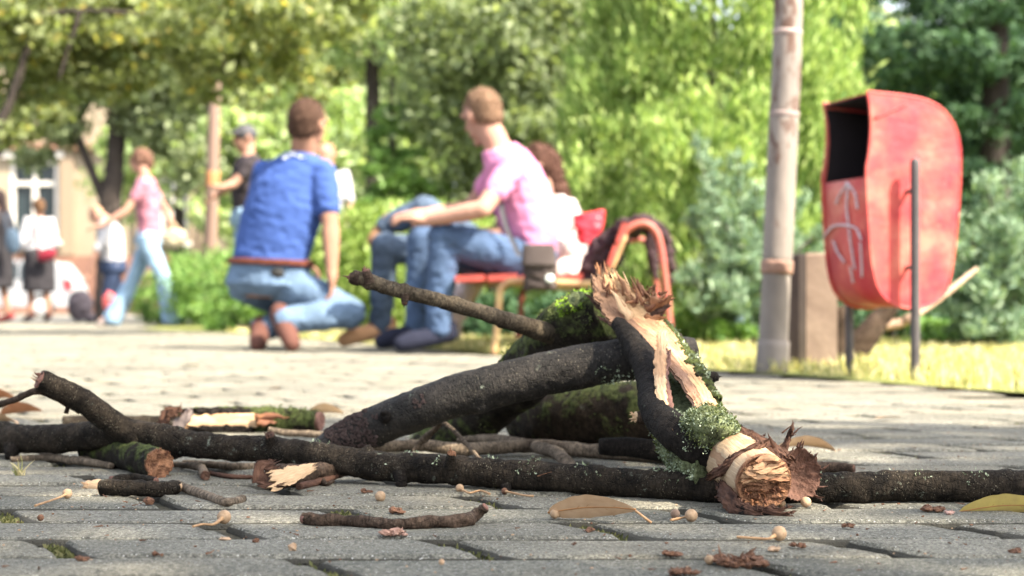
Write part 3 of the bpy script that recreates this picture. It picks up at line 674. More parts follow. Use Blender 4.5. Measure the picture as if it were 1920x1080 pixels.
# --- thick mossy log behind
t4 = thing('mossy_log', 'thick short mossy log lying behind and under the sloping branch', 'log', G(1100, 838), 'broken branches on the pavement')
S9 = []; mb = MB()
tube(mb, [P(990, 790, 2.46), P(1040, 782, 2.38), P(1120, 776, 2.32), P(1200, 775, 2.28), P(1275, 778, 2.25)], [.040, .0435, .0445, .044, .042], 48, .005, .10, .0022, 12., samples=S9, cap=('rough', 'rough'))
lg = obj('bark', mb, barkmat('bark_mossy_brown', (.012, .009, .007), (.050, .036, .025), .36, .2, ((.03, .038, .012), (.12, .135, .045))), t4)
tufts('moss', S9, lambda p, n: n3(p, 22, 3) + n.z * .2 > .28 and n.y < .4, 500, .004, M_tuft, lg, 41)
# --- thin branches lying behind
def stick(name, label, pts, rad, mat, cat='stick', endmat=None, seed=1., n=18, knots=(), group='broken branches on the pavement', low=.12, fine=.0006, wig=.001, step=.004, base=None, subs=()):
    b = base or pts[len(pts) // 2]; t = thing(name, label, cat, (b[0], b[1], 0), group); pts = rest(pts, rad)
    mb = MB(); ps, fr = tube(mb, pts, rad, n, step, low, fine, seed, knots, cap=('flat', 'flat'), wig=wig); o = obj('bark', mb, mat, t)
    if endmat:
        for e, s in ((0, -1), (-1, 1)):
            mb = MB(); r = rad[e]; endcap(mb, ps[e], fr[e][0] * s, r * .93, .0012, 20, .25, seed + e, 5); obj('broken_end', mb, endmat, t)
    for (p2, r2) in subs:
        mb = MB(); tube(mb, p2, r2, 12, step, low, fine, seed + 3, cap=(None, 'rough'), wig=wig); obj('side_twig', mb, mat, t)
    return t
M_palb = barkmat('bark_pale', (.060, .046, .034), (.22, .175, .13), 0, .4)
stick('thin_branch', 'thin pale brown branch lying behind the long branch, crossed by a small forked twig', [P(690, 838, 2.10), P(790, 836, 2.13), P(880, 842, 2.14), P(1000, 836, 2.16), P(1110, 846, 2.18), P(1200, 852, 2.16), P(1260, 858, 2.14)],
      [.0075, .008, .0085, .009, .0095, .010, .010], M_palb, seed=20, knots=[(.3, 1, .006, .003)], endmat=M_wood2, subs=[([P(1005, 838, 2.15), P(1040, 848, 2.08), P(1058, 862, 2.03), P(1075, 880, 2.0)], [.008, .0085, .008, .0075]), ([P(985, 832, 2.16), P(920, 822, 2.26), P(860, 826, 2.3)], [.007, .006, .0045])])
stick('forked_twig', 'thin crooked twig standing like an upturned letter V over the pale branch', [P(778, 845, 2.08), P(792, 825, 2.08), P(812, 808, 2.07), P(830, 793, 2.06), P(858, 815, 2.03), P(885, 845, 1.99), P(903, 866, 1.96)], [.0035, .0045, .004, .0032, .0028, .0026, .003], M_twig, 'twig', M_wood2, 21, 12,
      knots=[(.12, 1, .004, .003), (.25, 3, .004, .003), (.8, 1, .003, .002)])
stick('thin_branch', 'dark stub of thin branch behind the stripped end on the right', [P(1470, 888, 1.95), P(1540, 876, 1.97), P(1600, 880, 1.98)], [.008, .0075, .006], M_twigd, 'stick', M_inner, 22)
stick('thin_branch', 'dark branch end in the shade behind the arching side branch', [P(1125, 838, 2.0), P(1180, 838, 2.0), P(1262, 850, 1.99)], [.010, .012, .013], M_barkdark, 'stick', M_barkdark, 23, 20)
# --- left group
tl = thing('split_log', 'short bark log at the left with a pale strip of bare wood along it', 'log', G(480, 812), 'broken branches on the pavement')
S10 = []; mb = MB()
tube(mb, [P(318, 796, 2.62), P(400, 792, 2.58), P(500, 790, 2.56), P(596, 790, 2.54)], [.024, .0235, .023, .016], 30, .005, .12, .0025, 24., samples=S10, cap=('rough', 'rough'))
o_ = obj('bark', mb, M_moss, tl)
tufts('moss', S10, lambda p, n: n3(p, 20) > .0 and p.x > -.4, 500, .004, M_tuft, o_, 50)
mb = MB(); ribbon(mb, [P(345, 791, 2.548), P(400, 789, 2.545), P(482, 788, 2.54)], [.022, .023, .022], [Vector((0, -1, .35))], .010, 25., nx=16, step=.004, jag=.08, rough=.0008, endjag=.006)
obj('bare_wood', mb, M_wood2, tl)
mb = MB(); ribbon(mb, [P(340, 770, 2.55), P(400, 769, 2.55), P(470, 772, 2.55), P(545, 780, 2.54)], [.010, .012, .014, .010], [Vector((0, -.5, 1))], .006, 26., nx=12, step=.0025, jag=.5, rough=.003, endjag=.02, curl=.2); obj('bark_flap', mb, M_barkdark, tl)
mb = MB(); ribbon(mb, [P(352, 806, 2.535), P(410, 806, 2.53), P(470, 806, 2.53)], [.012, .014, .012], [Vector((0, -1, -.1))], .006, 26.5, nx=10, step=.003, jag=.4, rough=.002, endjag=.01); obj('bark_flap', mb, M_barkdark, tl)  # dark strip added to stand for the dark cavity below the bare wood
mb = MB(); splinter(mb, P(478, 782, 2.53), (1, -.1, .1), .055, .012, .005, 4.0); splinter(mb, P(484, 790, 2.53), (1, -.1, -.05), .03, .02, .008, 6.0); obj('splinter', mb, M_woodd, tl)
mb = MB(); endcap(mb, P(600, 790, 2.54), (1, -.3, 0), .015, .002, 24, .3, 3.); obj('broken_end', mb, M_innerp, tl)
mb = MB(); ribbon(mb, [P(330, 800, 2.45), P(352, 778, 2.45), P(350, 770, 2.46)], [.020, .018, .010], [Vector((-.2, -1, .3))], .008, 27., nx=10, step=.002, jag=.3, rough=.002, endjag=.008)
tc_ = thing('bark_chunk', 'grey flake of torn bark propped upright against the split log', 'bark', G(330, 812), 'broken branches on the pavement'); obj('flake', mb, plain('grey_bark_inner', (.16, .13, .12), (.09, .07, .065), 60, .8, .4, .002), tc_)
mb = MB(); ribbon(mb, [P(305, 800, 2.46), P(312, 780, 2.46), P(335, 766, 2.46)], [.018, .020, .012], [Vector((-.3, -1, .3))], .008, 28., nx=10, step=.002, jag=.5, rough=.003, endjag=.01)
for k in range(14): splinter(mb, P(310 + U(0, 40), 772 + U(-4, 12), 2.45), (U(-1, 1), U(-.5, 0), U(0, 1)), U(.008, .02), .005, .002, U(0, 20))
obj('splintered_edge', mb, M_inner, tc_)
stick('fallen_branch', 'grey branch lying behind the fork on the left, its round end showing', [P(120, 797, 2.62), P(200, 797, 2.6), P(300, 795, 2.58), P(330, 800, 2.57)], [.015, .014, .0135, .0135], M_bark, 'branch', M_bark, 29, 24)
t5 = thing('sawn_log', 'short mossy log under the left fork showing its round brown cut end', 'log', G(285, 892), 'broken branches on the pavement')
S11 = []; mb = MB(); pp = [P(170, 838, 2.35), P(225, 850, 2.15), P(268, 862, 2.00), P(298, 869, 1.93)]; pp = rest(pp, [.018])
ps, fr = tube(mb, pp, [.020, .019, .018, .0165], 30, .004, .1, .0012, 30., samples=S11, cap=('flat', None)); obj('bark', mb, M_moss, t5)
mb = MB(); endcap(mb, ps[-1], fr[-1][0], .0165, .002, 34, .28, 5., 12); obj('cut_end', mb, M_rot, t5)
mb = MB()
for k in range(30):
    a = U(0, 6.28); e1 = fr[-1][0].orthogonal().normalized(); e2 = fr[-1][0].cross(e1); v = e1 * math.cos(a) + e2 * math.sin(a)
    splinter(mb, ps[-1] + v * .0155, fr[-1][0] + v * .4, U(.003, .006), .004, .0015, U(0, 20))
obj('bark_rim', mb, M_woodd, t5)
t6 = thing('split_log', 'hollow splintered log stub under the long branch, cup shaped bark round pale wood', 'log', G(520, 917), 'broken branches on the pavement')
mb = MB(); pp = [P(700, 878, 2.08), P(620, 882, 1.98), P(560, 890, 1.88), P(505, 893, 1.81)]; pp = rest(pp, [.015])
K6 = pp[-1].y / 1.81
ps, fr = tube(mb, pp, [.008, .009, .0115, .0135], 30, .004, .22, .0018, 31., cap=('flat', None)); obj('bark', mb, M_twigd, t6)
mb = MB(); endcap(mb, ps[-1], fr[-1][0], .0132, .001, 30, .3, 6., 12, hollow=.7); obj('hollow_end', mb, M_inner, t6)
mb = MB(); ribbon(mb, [P(508, 903, 1.765 * K6), P(540, 893, 1.775 * K6), P(585, 876, 1.80 * K6)], [.020, .021, .008], [Vector((.2, -1, .3))], .006, 32., nx=12, step=.002, jag=.25, rough=.001, endjag=.012); obj('bare_wood', mb, M_wood2, t6)
mb = MB(); ribbon(mb, [P(484, 905, 1.775 * K6), P(490, 880, 1.78 * K6), P(515, 868, 1.79 * K6)], [.012, .015, .012], [Vector((.5, -1, .1))], .004, 33., nx=10, step=.002, jag=.5, rough=.002, endjag=.01)
ribbon(mb, [P(486, 908, 1.77 * K6), P(505, 911, 1.765 * K6), P(530, 911, 1.765 * K6)], [.006, .007, .005], [Vector((0, -1, .4))], .004, 34., nx=8, step=.002, jag=.5, rough=.002, endjag=.01); obj('bark_rim', mb, M_inner, t6)
stick('splinter_stick', 'short reddish brown splinter lying right of the hollow log stub', [P(560, 912, 1.83), P(600, 903, 1.83), P(638, 890, 1.84)], [.004, .0045, .0025], M_inner, 'stick', None, 34, 10)
stick('twig', 'tiny crooked twig tangled beside the reddish splinter', [P(590, 885, 1.84), P(603, 897, 1.82), P(610, 908, 1.81), P(625, 902, 1.80)], [.002, .0035, .003, .0015], M_twigd, 'twig', None, 35, 10)
# small sticks on the pavers
t7 = stick('short_stick', 'short knobbly stick on the pavers at lower left with a pale broken end', [P(192, 914, 1.79), P(232, 915, 1.785), P(290, 917, 1.775), P(332, 913, 1.77)], [.0085, .0088, .0082, .0070], M_bark, 'stick', M_wood2, 36, 22, fine=.0012, low=.2, knots=[(.3, 3.5, .006, .003), (.9, 1.5, .005, .002)])
mb = MB(); tube(mb, [P(163, 908, 1.80), P(178, 912, 1.795), P(194, 914, 1.79)], [.0055, .008, .008], 16, .002, .2, .001, 37.); 
for k in range(10): splinter(mb, P(166, 910, 1.79) + Vector((0, 0, U(-.005, .005))), (-1, U(-.3, .3), U(-.4, .4)), U(.004, .01), .003, .0015, U(0, 20))
obj('bare_tip', mb, M_wood2, t7)
stick('thin_twig', 'thin grey twig lying end to end with the pale ended short stick', [P(333, 908, 1.78), P(360, 920, 1.765), P(395, 932, 1.75), P(425, 941, 1.74), P(456, 935, 1.735)], [.0045, .005, .0048, .0045, .0040], M_palb, 'twig', M_twigd, 38, 14, knots=[(.95, 1, .004, .002)])
stick('short_stick', 'faint grey stick lying just behind the pale ended short stick', [P(208, 899, 1.87), P(250, 895, 1.87), P(292, 901, 1.86)], [.004, .005, .004], M_bark, 'stick', M_innerp, 39, 14)
stick('short_stick', 'single thin dark brown stick lying alone in front, its right tip bent upward', [P(570, 972, 1.50), P(600, 973, 1.498), P(650, 975, 1.496), P(740, 981, 1.495), P(820, 978, 1.495), P(868, 976, 1.497), P(892, 965, 1.50), P(909, 950, 1.50)],
      [.0052, .0060, .0052, .0052, .0058, .0058, .0055, .0038], M_twigd, 'stick', M_innerp, 40, 20, fine=.0012, low=.22, wig=.0016, step=.003, knots=[(.16, 1.8, .0035, .006), (.45, 2.2, .004, .0015), (.62, 1.2, .006, .0015), (.30, 5, .006, .0014), (.74, 1.4, .005, .0018), (.9, 1.2, .004, .0014)])
stick('thin_twig', 'thin twig bent up and down at the far left edge', [P(-40, 768, 2.0), P(20, 752, 1.97), P(66, 734, 1.94), P(100, 745, 1.96), P(150, 772, 1.98)], [.0035, .004, .0042, .0032, .003], M_twigd, 'twig', None, 41, 12, subs=[([P(128, 760, 1.97), P(124, 775, 1.97)], [.003, .003])])
gr = 'thin twigs under the left branch'
stick('thin_twig', 'pale twig running along the ground under the far left branch', [P(20, 862, 2.15), P(90, 858, 2.14), P(160, 866, 2.1), P(210, 874, 2.08)], [.004, .005, .005, .004], M_palb, 'twig', None, 42, 10, group=gr, knots=[(.5, 1, .005, .003)])
stick('thin_twig', 'wavy brown twig crossing behind the cut end of the mossy stub', [P(75, 848, 2.18), P(125, 862, 2.12), P(180, 862, 2.1), P(245, 872, 2.06)], [.003, .0045, .005, .004], M_palb, 'twig', None, 43, 10, group=gr)
stick('thin_twig', 'pale twig between the cut stub and the hollow stub, knobbed at its end', [P(322, 870, 2.02), P(350, 873, 1.98), P(375, 876, 1.94), P(385, 892, 1.90)], [.0035, .004, .005, .006], M_palb, 'twig', M_inner, 44, 12, group=gr)
stick('thin_twig', 'pale twig lying flat beneath the middle of the fork', [P(345, 868, 2.10), P(400, 872, 2.08), P(450, 876, 2.05), P(490, 872, 2.03)], [.004, .0045, .005, .004], M_palb, 'twig', None, 45, 12, group=gr)
stick('thin_twig', 'very thin reddish twig on the pavers left of the hollow stub', [P(385, 885, 1.98), P(430, 893, 1.93), P(480, 895, 1.92)], [.0025, .003, .002], M_inner, 'twig', None, 46, 8, group=gr)
stick('thin_branch', 'pale knobbed twig behind the long branch in front of the split log', [P(505, 806, 2.3), P(540, 812, 2.3), P(600, 815, 2.28), P(640, 822, 2.26)], [.0045, .005, .005, .004], M_palb, 'twig', M_wood2, 47, 12)
# --- leaves and nutlets
def leaf(name, label, a, b, halfw, arch, mat, stem=None, roll=.0, group='fallen leaves', rise=0.0, veins=True, curlw=.3, z0=.0):
    """curled leaf from a to b; arch = height of the bow"""
    a = Vector(a); b = Vector(b); t = thing(name, label, 'leaf', (a[0], a[1], 0), group); mb = MB(); N, K = 30, 10
    d = b - a; s = d.cross(Vector((0, 0, 1))).normalized(); up = Vector((0, 0, 1)); top = []; 
    for i in range(N + 1):
        q = i / N; w_ = halfw * (math.sin(math.pi * q ** .8) ** .75) * (1 + .08 * n3((q * 5, halfw, arch), 1.5)) + .0004
        c = a + d * q + up * (arch * math.sin(math.pi * q) + rise * q)
        for j in range(K + 1):
            u = j / K * 2 - 1
            top.append(c + s * u * w_ * math.cos(roll) + up * (w_ * u * math.sin(roll) + curlw * w_ * u * u + .0006 * n3((q * 14, u * 3, arch), 1)) + up * .0012)
    fs = [(i * (K + 1) + j, i * (K + 1) + j + 1, (i + 1) * (K + 1) + j + 1, (i + 1) * (K + 1) + j) for i in range(N) for j in range(K)]
    Kt = len(top); bot = [v - up * .0004 for v in top]
    rim = [(j, j + 1, Kt + j + 1, Kt + j) for j in range(K)]
    mb.add(top + bot, fs + [tuple(q + Kt for q in f[::-1]) for f in fs]); obj('blade', mb, mat, t)
    if veins:
        mb = MB(); tube(mb, [top[i * (K + 1) + K // 2] + up * .0004 for i in range(0, N + 1, 3)], [.0008] * 11, 6, .004, 0, 0)
        for i in range(4, N - 5, 3):
            for sgn in (1, -1):
                tube(mb, [top[i * (K + 1) + K // 2] + up * .0003, top[(i + 2) * (K + 1) + K // 2 + sgn * 2] + up * .0004, top[min(i + 4, N) * (K + 1) + K // 2 + sgn * 4] + up * .0004], [.0004, .0003, .0002], 4, .006, 0, 0)
        obj('midrib', mb, M_vein, t)
    if stem:
        mb = MB(); tube(mb, [b + up * rise] + [Vector(q) for q in stem], [.0012] * len([b] + list(stem)), 8, .003, .1, 0); obj('stem', mb, M_stem, t)
    return t
leaf('fallen_leaf', 'curled pale tan leaf on the pavers in front, left of the stripped wood end', P(1027, 964, 1.53), P(1192, 958, 1.50), .0125, .0035, M_leaft, [P(1205, 968, 1.49), P(1221, 980, 1.49)], curlw=.12, roll=1.05, z0=.0)
leaf('fallen_leaf', 'bright yellow leaf cut by the right edge of the picture', P(1798, 962, 1.58), P(1975, 954, 1.58), .0125, .004, M_leafy, curlw=.15, roll=.95)
leaf('fallen_leaf', 'blurred pale tan leaf standing arched behind the stripped wood end', P(1440, 850, 2.2), P(1566, 846, 2.25), .016, .010, M_leaft, [P(1570, 850, 2.25)], roll=.5, veins=False)
leaf('fallen_leaf', 'blurred pale curled leaf on the ground left of the sloping branch', P(578, 778, 2.95), P(645, 776, 2.95), .020, .005, plain('pale_leaf', (.72, .52, .34), (.55, .36, .2), 40), roll=.5, veins=False)
leaf('fallen_leaf', 'blurred orange leaf at the left edge above the bent twig', P(-40, 748, 3.3), P(32, 748, 3.3), .02, .005, M_leafo, roll=.6, veins=False)
leaf('fallen_leaf', 'blurred orange brown leaf at the left edge below the bent twig', P(0, 778, 2.9), P(80, 772, 2.9), .018, .005, M_leafo, roll=.6, veins=False)
leaf('fallen_leaf', 'pale leaf piece on the paving beneath the left twig', P(-10, 795, 2.72), P(34, 796, 2.7), .018, .006, M_leaft, roll=.4, veins=False)
for i, (px, py, mt, lb) in enumerate([(340, 690, M_leafy, 'tiny yellow leaf on the bright paving below the feet of the walking woman'), (500, 735, M_leafo, 'small orange leaf on the bright paving left of the sloping branch'),
        (130, 632, M_leafy, 'yellow leaf far out on the paving at the left'),
        (600, 650, M_leaft, 'pale leaf beside the crouching man\'s shoe'), (1060, 690, M_leafo, 'small brown leaf on the paving below the bench'), 
        (1640, 790, M_leaft, 'pale leaf on the paving under the litter bin'), (1760, 735, M_leafo, 'orange leaf on the path edge right of the bin post'), (1250, 655, M_leafy, 'yellow leaf at the grass edge right of the splinters')]):
    p = G(px, py); q = p + Vector((U(.03, .06), U(-.03, .03), 0)); leaf('fallen_leaf', lb, p + Vector((0, 0, .004)), q + Vector((0, 0, .006)), U(.008, .014), U(.001, .003), mt, curlw=.1, roll=U(.05, .2), veins=False)
def nut(label, px, py, rpx, stem=None, mat=None, squash=1.0, dz=0.0):
    d = None; r = rpx / FPX; # centre height = radius
    d = H * FPX / (py + rpx * .9 - HZ); r = rpx / FPX * d; c = P(px, py, d); c.z = r * .96 + dz
    t = thing('linden_nut', label, 'seed', (c.x, c.y, 0), 'linden nutlets on the pavers'); mb = MB(); n, m_ = 20, 14; vs = []; fs = []
    for i in range(m_ + 1):
        th = math.pi * i / m_
        for j in range(n):
            a = 2 * math.pi * j / n; v = Vector((math.sin(th) * math.cos(a), math.sin(th) * math.sin(a), math.cos(th)))
            rr = r * (1 + .035 * abs(math.cos(2.5 * a)) * math.sin(th) + .03 * n3(v, 3, px)); vs.append(Matrix.Rotation(1.3, 3, 'Y') @ (v * rr) * squash + c)
    for i in range(m_):
        for j in range(n): fs.append((i * n + j, (i + 1) * n + j, (i + 1) * n + (j + 1) % n, i * n + (j + 1) % n))
    mb.add(vs, fs); obj('nutlet', mb, mat or M_nut, t)
    if stem:
        mb = MB(); sp_ = [c + (G(*stem[0], .003) - c).normalized() * r * .8] + [G(s[0], s[1], .003) for s in stem]
        tube(mb, sp_, [.0022 if r > .005 else .0014] + [.0011] * (len(stem) - 1) + [.0013], 8, .002, .15, .0001, 1); obj('stem', mb, M_stem, t)
    return t
nut('round tan nutlet with a straight stalk at lower left', 126, 926, 9, [(108, 934), (66, 948)])
nut('large tan nutlet with a long curved stalk in front of the left sticks', 420, 970, 13, [(400, 983), (380, 983), (362, 987)])
nut('small dark brown bud on the pavers at the far lower left', 76, 971, 7, None, M_crumb, .9)
nut('grey tan nutlet without stalk under the middle of the long branch', 713, 931, 10, None)
nut('small nutlet with a thin wavy stalk beneath the long branch', 862, 916, 8, [(880, 924), (900, 920), (918, 926)])
nut('tiny nutlet with stalk right beneath the long branch, left of the tan leaf', 946, 921, 6, [(965, 925), (985, 929), (1000, 930)], M_crumb)
nut('small nutlet lying against the left end of the tan leaf', 1040, 964, 9, [(1045, 950), (1060, 940)])
nut('pale nutlet with short stalk right of the tan leaf', 1296, 967, 12, [(1282, 970), (1258, 975)])
nut('brown nutlet left of the pale short stalked one, shade put into its darker colour', 1266, 964, 9, None, plain('nut_shaded', (.25, .17, .12), (.16, .1, .07), 200))  # darker nut colour paints in the shade left of the pale nutlet
nut('tan nutlet with long stalk in front of the stripped wood end', 1461, 1001, 14, [(1440, 1010), (1415, 1009), (1382, 1007)])
nut('broken pale nutlet shell right of the stripped wood end', 1511, 942, 11, None, M_crumbp, .9)
nut('small nutlet at the foot of the crumbling wood end', 1466, 944, 7, None)
nut('small nutlet beside the crumbled bark heap at the bottom', 1330, 1050, 9, None)
nut('tiny pale pebble like nutlet at the bottom centre right', 828, 1054, 7, None, M_crumbp, .8)
def crumb_mesh(mb, c, s, rr, flat=.5):
    vs = []; n, m_ = 7, 5
    sx, sy, sz = s * rr.uniform(.6, 1.3), s * rr.uniform(.5, 1.1), s * flat * rr.uniform(.6, 1.2); rot = Matrix.Rotation(rr.uniform(0, 6.3), 3, 'Z')
    for i in range(m_ + 1):
        th = math.pi * i / m_
        for j in range(n):
            a = 2 * math.pi * j / n; k = rr.uniform(.65, 1.25)
            vs.append(Vector(c) + rot @ Vector((math.sin(th) * math.cos(a) * sx * k, math.sin(th) * math.sin(a) * sy * k, math.cos(th) * sz * k)) + Vector((0, 0, sz * .8)))
    mb.add(vs, [(i * n + j, (i + 1) * n + j, (i + 1) * n + (j + 1) % n, i * n + (j + 1) % n) for i in range(m_) for j in range(n)])
def chip(label, px, py, wpx, mat, k=4, spread=1.0, name='bark_crumb', flat=.5, cat='debris'):
    p = G(px, py); rr = random.Random(int(px)); mb = MB(); s = wpx / FPX * p.y
    for i in range(k):
        crumb_mesh(mb, p + Vector((rr.uniform(-.5, .5) * s * spread, rr.uniform(-.5, .5) * s * spread * .8, rr.uniform(0, .12) * s)), s * .9 / (k ** .5) * rr.uniform(.6, 1.2), rr, flat)
        splinter(mb, p + Vector((rr.uniform(-.4, .4) * s, rr.uniform(-.3, .3) * s, .001)), (rr.uniform(-1, 1), rr.uniform(-1, 1), rr.uniform(.1, .7)), s * .4 * rr.uniform(.5, 1.2), s * .10, s * .04, rr.uniform(0, 20))
    tag(obj(name, mb, mat, None, p, smooth=False), label, cat, 'crumbs of bark and wood')
chip('pale crumbled wood flake cluster below the lone front stick', 740, 1004, 46, plain('pinkish_crumb', (.42, .26, .20), (.18, .09, .06), 300, .8), 14, .9)
chip('dark crumbled bark heap at the bottom right of centre', 1385, 1060, 90, M_crumb, 46, 1.0, flat=.45)
chip('brown crumbled bark lump cut by the bottom edge', 1282, 1078, 48, M_crumb, 18, .9)
chip('small brown crumb above the cut off bark lump', 1258, 1042, 22, M_crumb, 5)
chip('dark crumb right of the long stalked nutlet', 1497, 1026, 22, M_crumb, 4)
chip('pale wood chip below the long stalked nutlet', 1456, 1033, 20, M_crumbp, 3)
chip('small brown crumb near the right edge', 1905, 1036, 16, M_crumb, 4)
chip('brown crumb pile in front of the right end of the long branch', 1752, 960, 34, M_crumb, 8)
chip('pale round chip in the groove at lower left of centre', 543, 1034, 16, M_crumbp, 1, flat=.7)
chip('brown chip under the hollow log stub', 688, 925, 14, M_crumb, 3)
chip('two flat brown chips above the lone front stick', 745, 963, 26, M_crumb, 3)
chip('orange brown chip on the lower left paver', 158, 1052, 18, M_crumb, 3)
chip('thin red brown chip on the bottom left paver', 298, 1042, 18, M_crumb, 3)
chip('reddish chip in the middle of the left pavers', 480, 1018, 12, M_crumb, 2)
chip('pale yellow chip on the front paver left of centre', 425, 1012, 20, M_crumbp, 2, flat=.25)
chip('dark curled bark chip near the left sticks', 272, 946, 22, M_crumb, 3)
chip('brown crumbs left of the tan leaf end', 1100, 998, 16, M_crumb, 2)
chip('flat brown chip right of the tan leaf end', 1590, 990, 14, M_crumb, 2)
chip('pinkish crumb beside the broken shell', 1780, 965, 20, plain('pink_crumb', (.5, .34, .3), (.3, .16, .12), 300), 6)
mb = MB(); rr = random.Random(99)
for k in range(420):
    py = 573 + 609 / rr.uniform(1.18, 3.0); px = rr.uniform(-60, 1980); p = G(px, py)
    if rr.random() < .7: crumb_mesh(mb, p, rr.uniform(.0006, .0019), rr, .5)
    else: splinter(mb, p + Vector((0, 0, .0015)), (rr.uniform(-1, 1), rr.uniform(-1, 1), .05), rr.uniform(.003, .011), .0012, .0008, rr.uniform(0, 20))
tag(obj('wood_crumbs', mb, M_crumb, smooth=False), 'fine brown crumbs of wood strewn over the pavers', 'debris', kind='stuff')
mb = MB()
for k in range(330):
    py = 573 + 609 / rr.uniform(1.18, 2.6); p = G(rr.uniform(-60, 1980), py); crumb_mesh(mb, p, rr.uniform(.0005, .0014), rr, .5)
tag(obj('grit', mb, M_crumbp, smooth=False), 'fine pale grit and seed husks strewn over the pavers', 'debris', kind='stuff')
# tuft of grass in the left joint
gt = thing('grass_tuft', 'tiny yellow green grass tuft growing in a joint at the left', 'plant', G(38, 895)); mb = MB()
for k in range(16): splinter(mb, G(38 + U(-8, 8), 893), (U(-.6, .6), U(-.4, .4), 1), U(.008, .026), .0016, .0008, U(0, 20), bend=.3)
obj('blades', mb, M_grass, gt)
# ------------------------------------------------------------------ people
def solid(name, prims, voxel, mat, parent, it=5, fold=0.0, ff=14, post=None):
    """one continuous surface grown from overlapping tapered limbs"""
    mb = MB()
    for p in prims:
        if p[0] == 'cap':
            a, b, ra, rb = Vector(p[1]), Vector(p[2]), p[3], p[4]; t = b - a; t = t.normalized() if t.length > 1e-6 else Vector((0, 0, 1)); x = t.orthogonal().normalized(); y = t.cross(x); rings = []
            for k in (-80, -50, -20): rings.append((a + t * ra * math.sin(R(k)), ra * math.cos(R(k))))
            rings.append((a.lerp(b, .5), (ra + rb) / 2))
            for k in (20, 50, 80): rings.append((b + t * rb * math.sin(R(k)), rb * math.cos(R(k))))
            n = 14; vs = [c + (x * math.cos(2 * math.pi * j / n) + y * math.sin(2 * math.pi * j / n)) * r for c, r in rings for j in range(n)]; m = len(rings)
        elif p[0] == 'ell':
            c, A, B, Cc = [Vector(q) for q in p[1:5]]; n = 18; m = 9
            vs = [c + A * math.cos(2 * math.pi * j / n) * math.sin(math.pi * (i + .3) / (m - .4)) + B * math.sin(2 * math.pi * j / n) * math.sin(math.pi * (i + .3) / (m - .4)) - Cc * math.cos(math.pi * (i + .3) / (m - .4)) for i in range(m) for j in range(n)]
        else:
            n = 20; m = len(p[1]); vs = [Vector(c) + Vector(A) * math.cos(2 * math.pi * j / n) + Vector(B) * math.sin(2 * math.pi * j / n) for (c, A, B) in p[1] for j in range(n)]
        fs = [(i * n + j, i * n + (j + 1) % n, (i + 1) * n + (j + 1) % n, (i + 1) * n + j) for i in range(m - 1) for j in range(n)]
        mb.add(vs, fs + [tuple(range(n - 1, -1, -1)), tuple(range((m - 1) * n, m * n))])
    me = bpy.data.meshes.new('tmp'); me.from_pydata([tuple(v) for v in mb.v], [], mb.f)
    o = bpy.data.objects.new('tmp', me); C.objects.link(o)
    md = o.modifiers.new('r', 'REMESH'); md.mode = 'VOXEL'; md.voxel_size = voxel
    if it: ms = o.modifiers.new('s', 'SMOOTH'); ms.iterations = it; ms.factor = .5
    dg = bpy.context.evaluated_depsgraph_get(); me2 = bpy.data.meshes.new_from_object(o.evaluated_get(dg)); me2.name = name
    bpy.data.objects.remove(o); bpy.data.meshes.remove(me)
    if fold:
        n = len(me2.vertices); co = np.empty(n * 3, np.float32); no = np.empty(n * 3, np.float32)
        me2.vertices.foreach_get('co', co); me2.vertex_normals.foreach_get('vector', no); co = co.reshape(-1, 3); no = no.reshape(-1, 3)
        d = np.array([.7 * n3((c[0], c[1], c[2] * 1.9 + .4 * c[0]), ff, 2) + 1.1 * (.35 - abs(n3((c[0] + c[2] * .5, c[1], c[2] * 1.6), ff * 1.5, 5)) * 2) + .25 * n3(c, ff * 4, 7) for c in co]) * fold
        me2.vertices.foreach_set('co', (co + no * d[:, None]).ravel())
    me2.materials.clear(); return link(name, me2, mat, parent)
def hand(w, d, palmn, s=1.0, curl=.5, side=1):
    """palm, four bent fingers of different lengths and a thumb on the side of the palm"""
    w = Vector(w); d = Vector(d).normalized(); pn = Vector(palmn); pn = (pn - d * pn.dot(d)).normalized(); x = d.cross(pn) * side
    pr = [('ell', w + d * .045 * s, x * .040 * s, pn * .016 * s, d * .052 * s), ('cap', w - d * .01, w + d * .03 * s, .026 * s, .028 * s)]
    for k, (u, L) in enumerate(((-.028, .066), (-.010, .078), (.009, .073), (.026, .058))):
        a = w + d * .082 * s + x * u * s; dd = (d + x * u * 4).normalized(); p = a
        for q in range(3):
            seg = L * s * (.45, .32, .23)[q]; nd = (dd * math.cos(curl * (q + .4)) + pn * math.sin(curl * (q + .4))).normalized(); b = p + nd * seg
            pr.append(('cap', p, b, (.0098 - .001 * q) * s, (.0090 - .001 * q) * s)); p = b
    a = w + d * .025 * s - x * .032 * s; b = a + (d * .5 - x * .75 + pn * .3).normalized() * .038 * s; c = b + (d * .85 - x * .25 + pn * .45).normalized() * .030 * s
    pr += [('cap', a, b, .013 * s, .0105 * s), ('cap', b, c, .0105 * s, .009 * s)]; return pr
